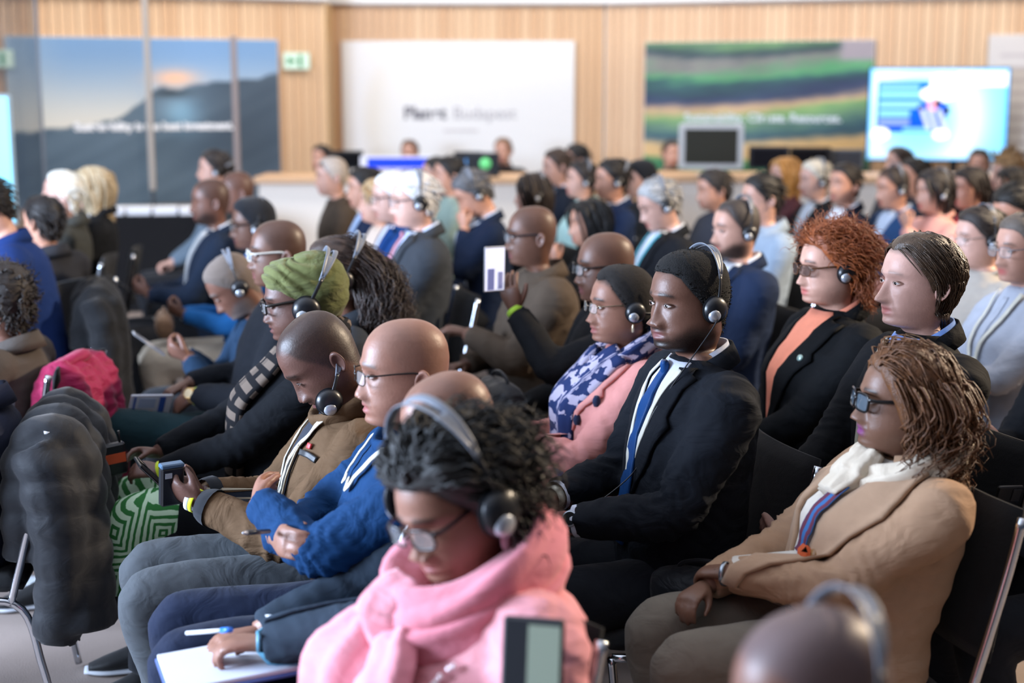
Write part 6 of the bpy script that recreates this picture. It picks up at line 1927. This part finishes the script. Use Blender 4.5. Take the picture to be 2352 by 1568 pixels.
handbag('black bag on the lap of the man raising the lit phone', Matrix.Translation(to_world(M19, (.08, -.36, .715))) @ Matrix.Rotation(-1.2, 4, 'Z'), .26, .17, .13, '16191f', '8a9298')
# ------------------------------------------------------------------ coats on chair backs, left edge
def coat_on_chair(name, loc, rz, mat, label, drop=.36, w_=.24, seed=1, quilt=False, fat=1.0, ring=None, front=.2):
    c = thing(name, label, 'coat', loc, rz)
    m_ = MB()
    for x in np.linspace(-w_ * .8, w_ * .8, 4):
        tube(m_, [(x, .20, .88 - front), (x, .215, .82), (x, .245, .90), (x, .30, .905), (x * 1.05, .335, .80), (x * 1.12, .34, .88 - drop)], np.array([.045, .05, .05, .055, .065, .075]) * fat, 12, 18)
    for s in (-1, 1):
        tube(m_, [(s * w_, .25, .90), (s * (w_ + .03), .29, .80), (s * (w_ + .03), .31, .60), (s * (w_ + .01), .28, .88 - drop - .03)], np.array([.05, .06, .056, .048]) * fat, 12, 16)
    f0 = wrinkle(seed, .012, 16.0)
    dsp = (lambda p: f0(p) * .30 + .009 * np.abs(np.sin(p[:, 2] * 34 + .8 * np.sin(p[:, 0] * 9)))) if quilt else f0
    obj('shell', remesh(m_, .011, 3, mat, 'shell', dsp), c)
    m_ = MB(); tube(m_, [(-.10, .26, .93), (0, .30, .955), (.10, .26, .93)], [(.022, .03)] * 3, 10, 12); obj('collar', m_.mesh('collar', mat), c)
    return c
def on_chair(c, dz=0.0): return (c['loc'].x, c['loc'].y, dz), c['rz']
coat_on_chair('puffer_jacket', *on_chair(P05, -.07), fabric('17191e', .62, .2, .1), 'dark grey quilted puffer jacket hung over a chair at the left edge', .50, .22, 5, True, 1.35, front=.3)
coat_on_chair('fuchsia_coat', *on_chair(P04, -.05), fabric('8c0c40', .55, .6, .1), 'fuchsia pink coat hung over a chair back', .46, .15, 8, False, .9)
coat_on_chair('black_coat', *on_chair(P01), fabric('0c0e12', .8, .4, .1), 'long black coat hung over a chair behind the blue jacket', .66, .21, 9, False, 1.1)
# water bottle on the floor
wb = thing('water_bottle', 'clear plastic water bottle lying under the chairs at the left', 'bottle')
wb.matrix_world = Matrix.Translation(at(55, 1380, 4.95)) @ Matrix.Rotation(1.3, 4, 'Z') @ Matrix.Rotation(math.pi / 2, 4, 'X')
wb.location.z = .036
m_ = MB(); lathe(m_, [(.0005, 0), (.030, .001), (.033, .01), (.033, .05), (.031, .06), (.033, .07), (.033, .14), (.026, .17), (.013, .19), (.013, .205)], 20); obj('bottle', m_.mesh('bottle', plain('clear_plastic', 'e8f2fa', .05, 0, .5, 0, .35)), wb)
m_ = MB(); lathe(m_, [(.0145, .203), (.0145, .22), (.0005, .221)], 16); obj('cap', m_.mesh('cap', plain('bottle_cap', '3a78c8', .4)), wb)

# tablet standing up in the lowest foreground
tbt = thing('tablet', 'dark tablet with a pale screen in front of the pink scarf', 'tablet')
tbt.matrix_world = Matrix.Translation(at(1222, 1560, 2.05)) @ Matrix.Rotation(math.radians(-12), 4, 'Z') @ Matrix.Rotation(math.radians(80), 4, 'X')
mb = MB(); box(mb, 0, 0, 0, .095, .19, .016, .004); obj('case', mb.mesh('case', plain('tablet_case', '1d2026', .5), smooth=False), tbt)
mb = MB(); box(mb, .018, .01, .0085, .05, .15, .001); obj('screen', mb.mesh('screen', plain('tablet_screen', '8f9a8a', .2, emit=.15), smooth=False), tbt)
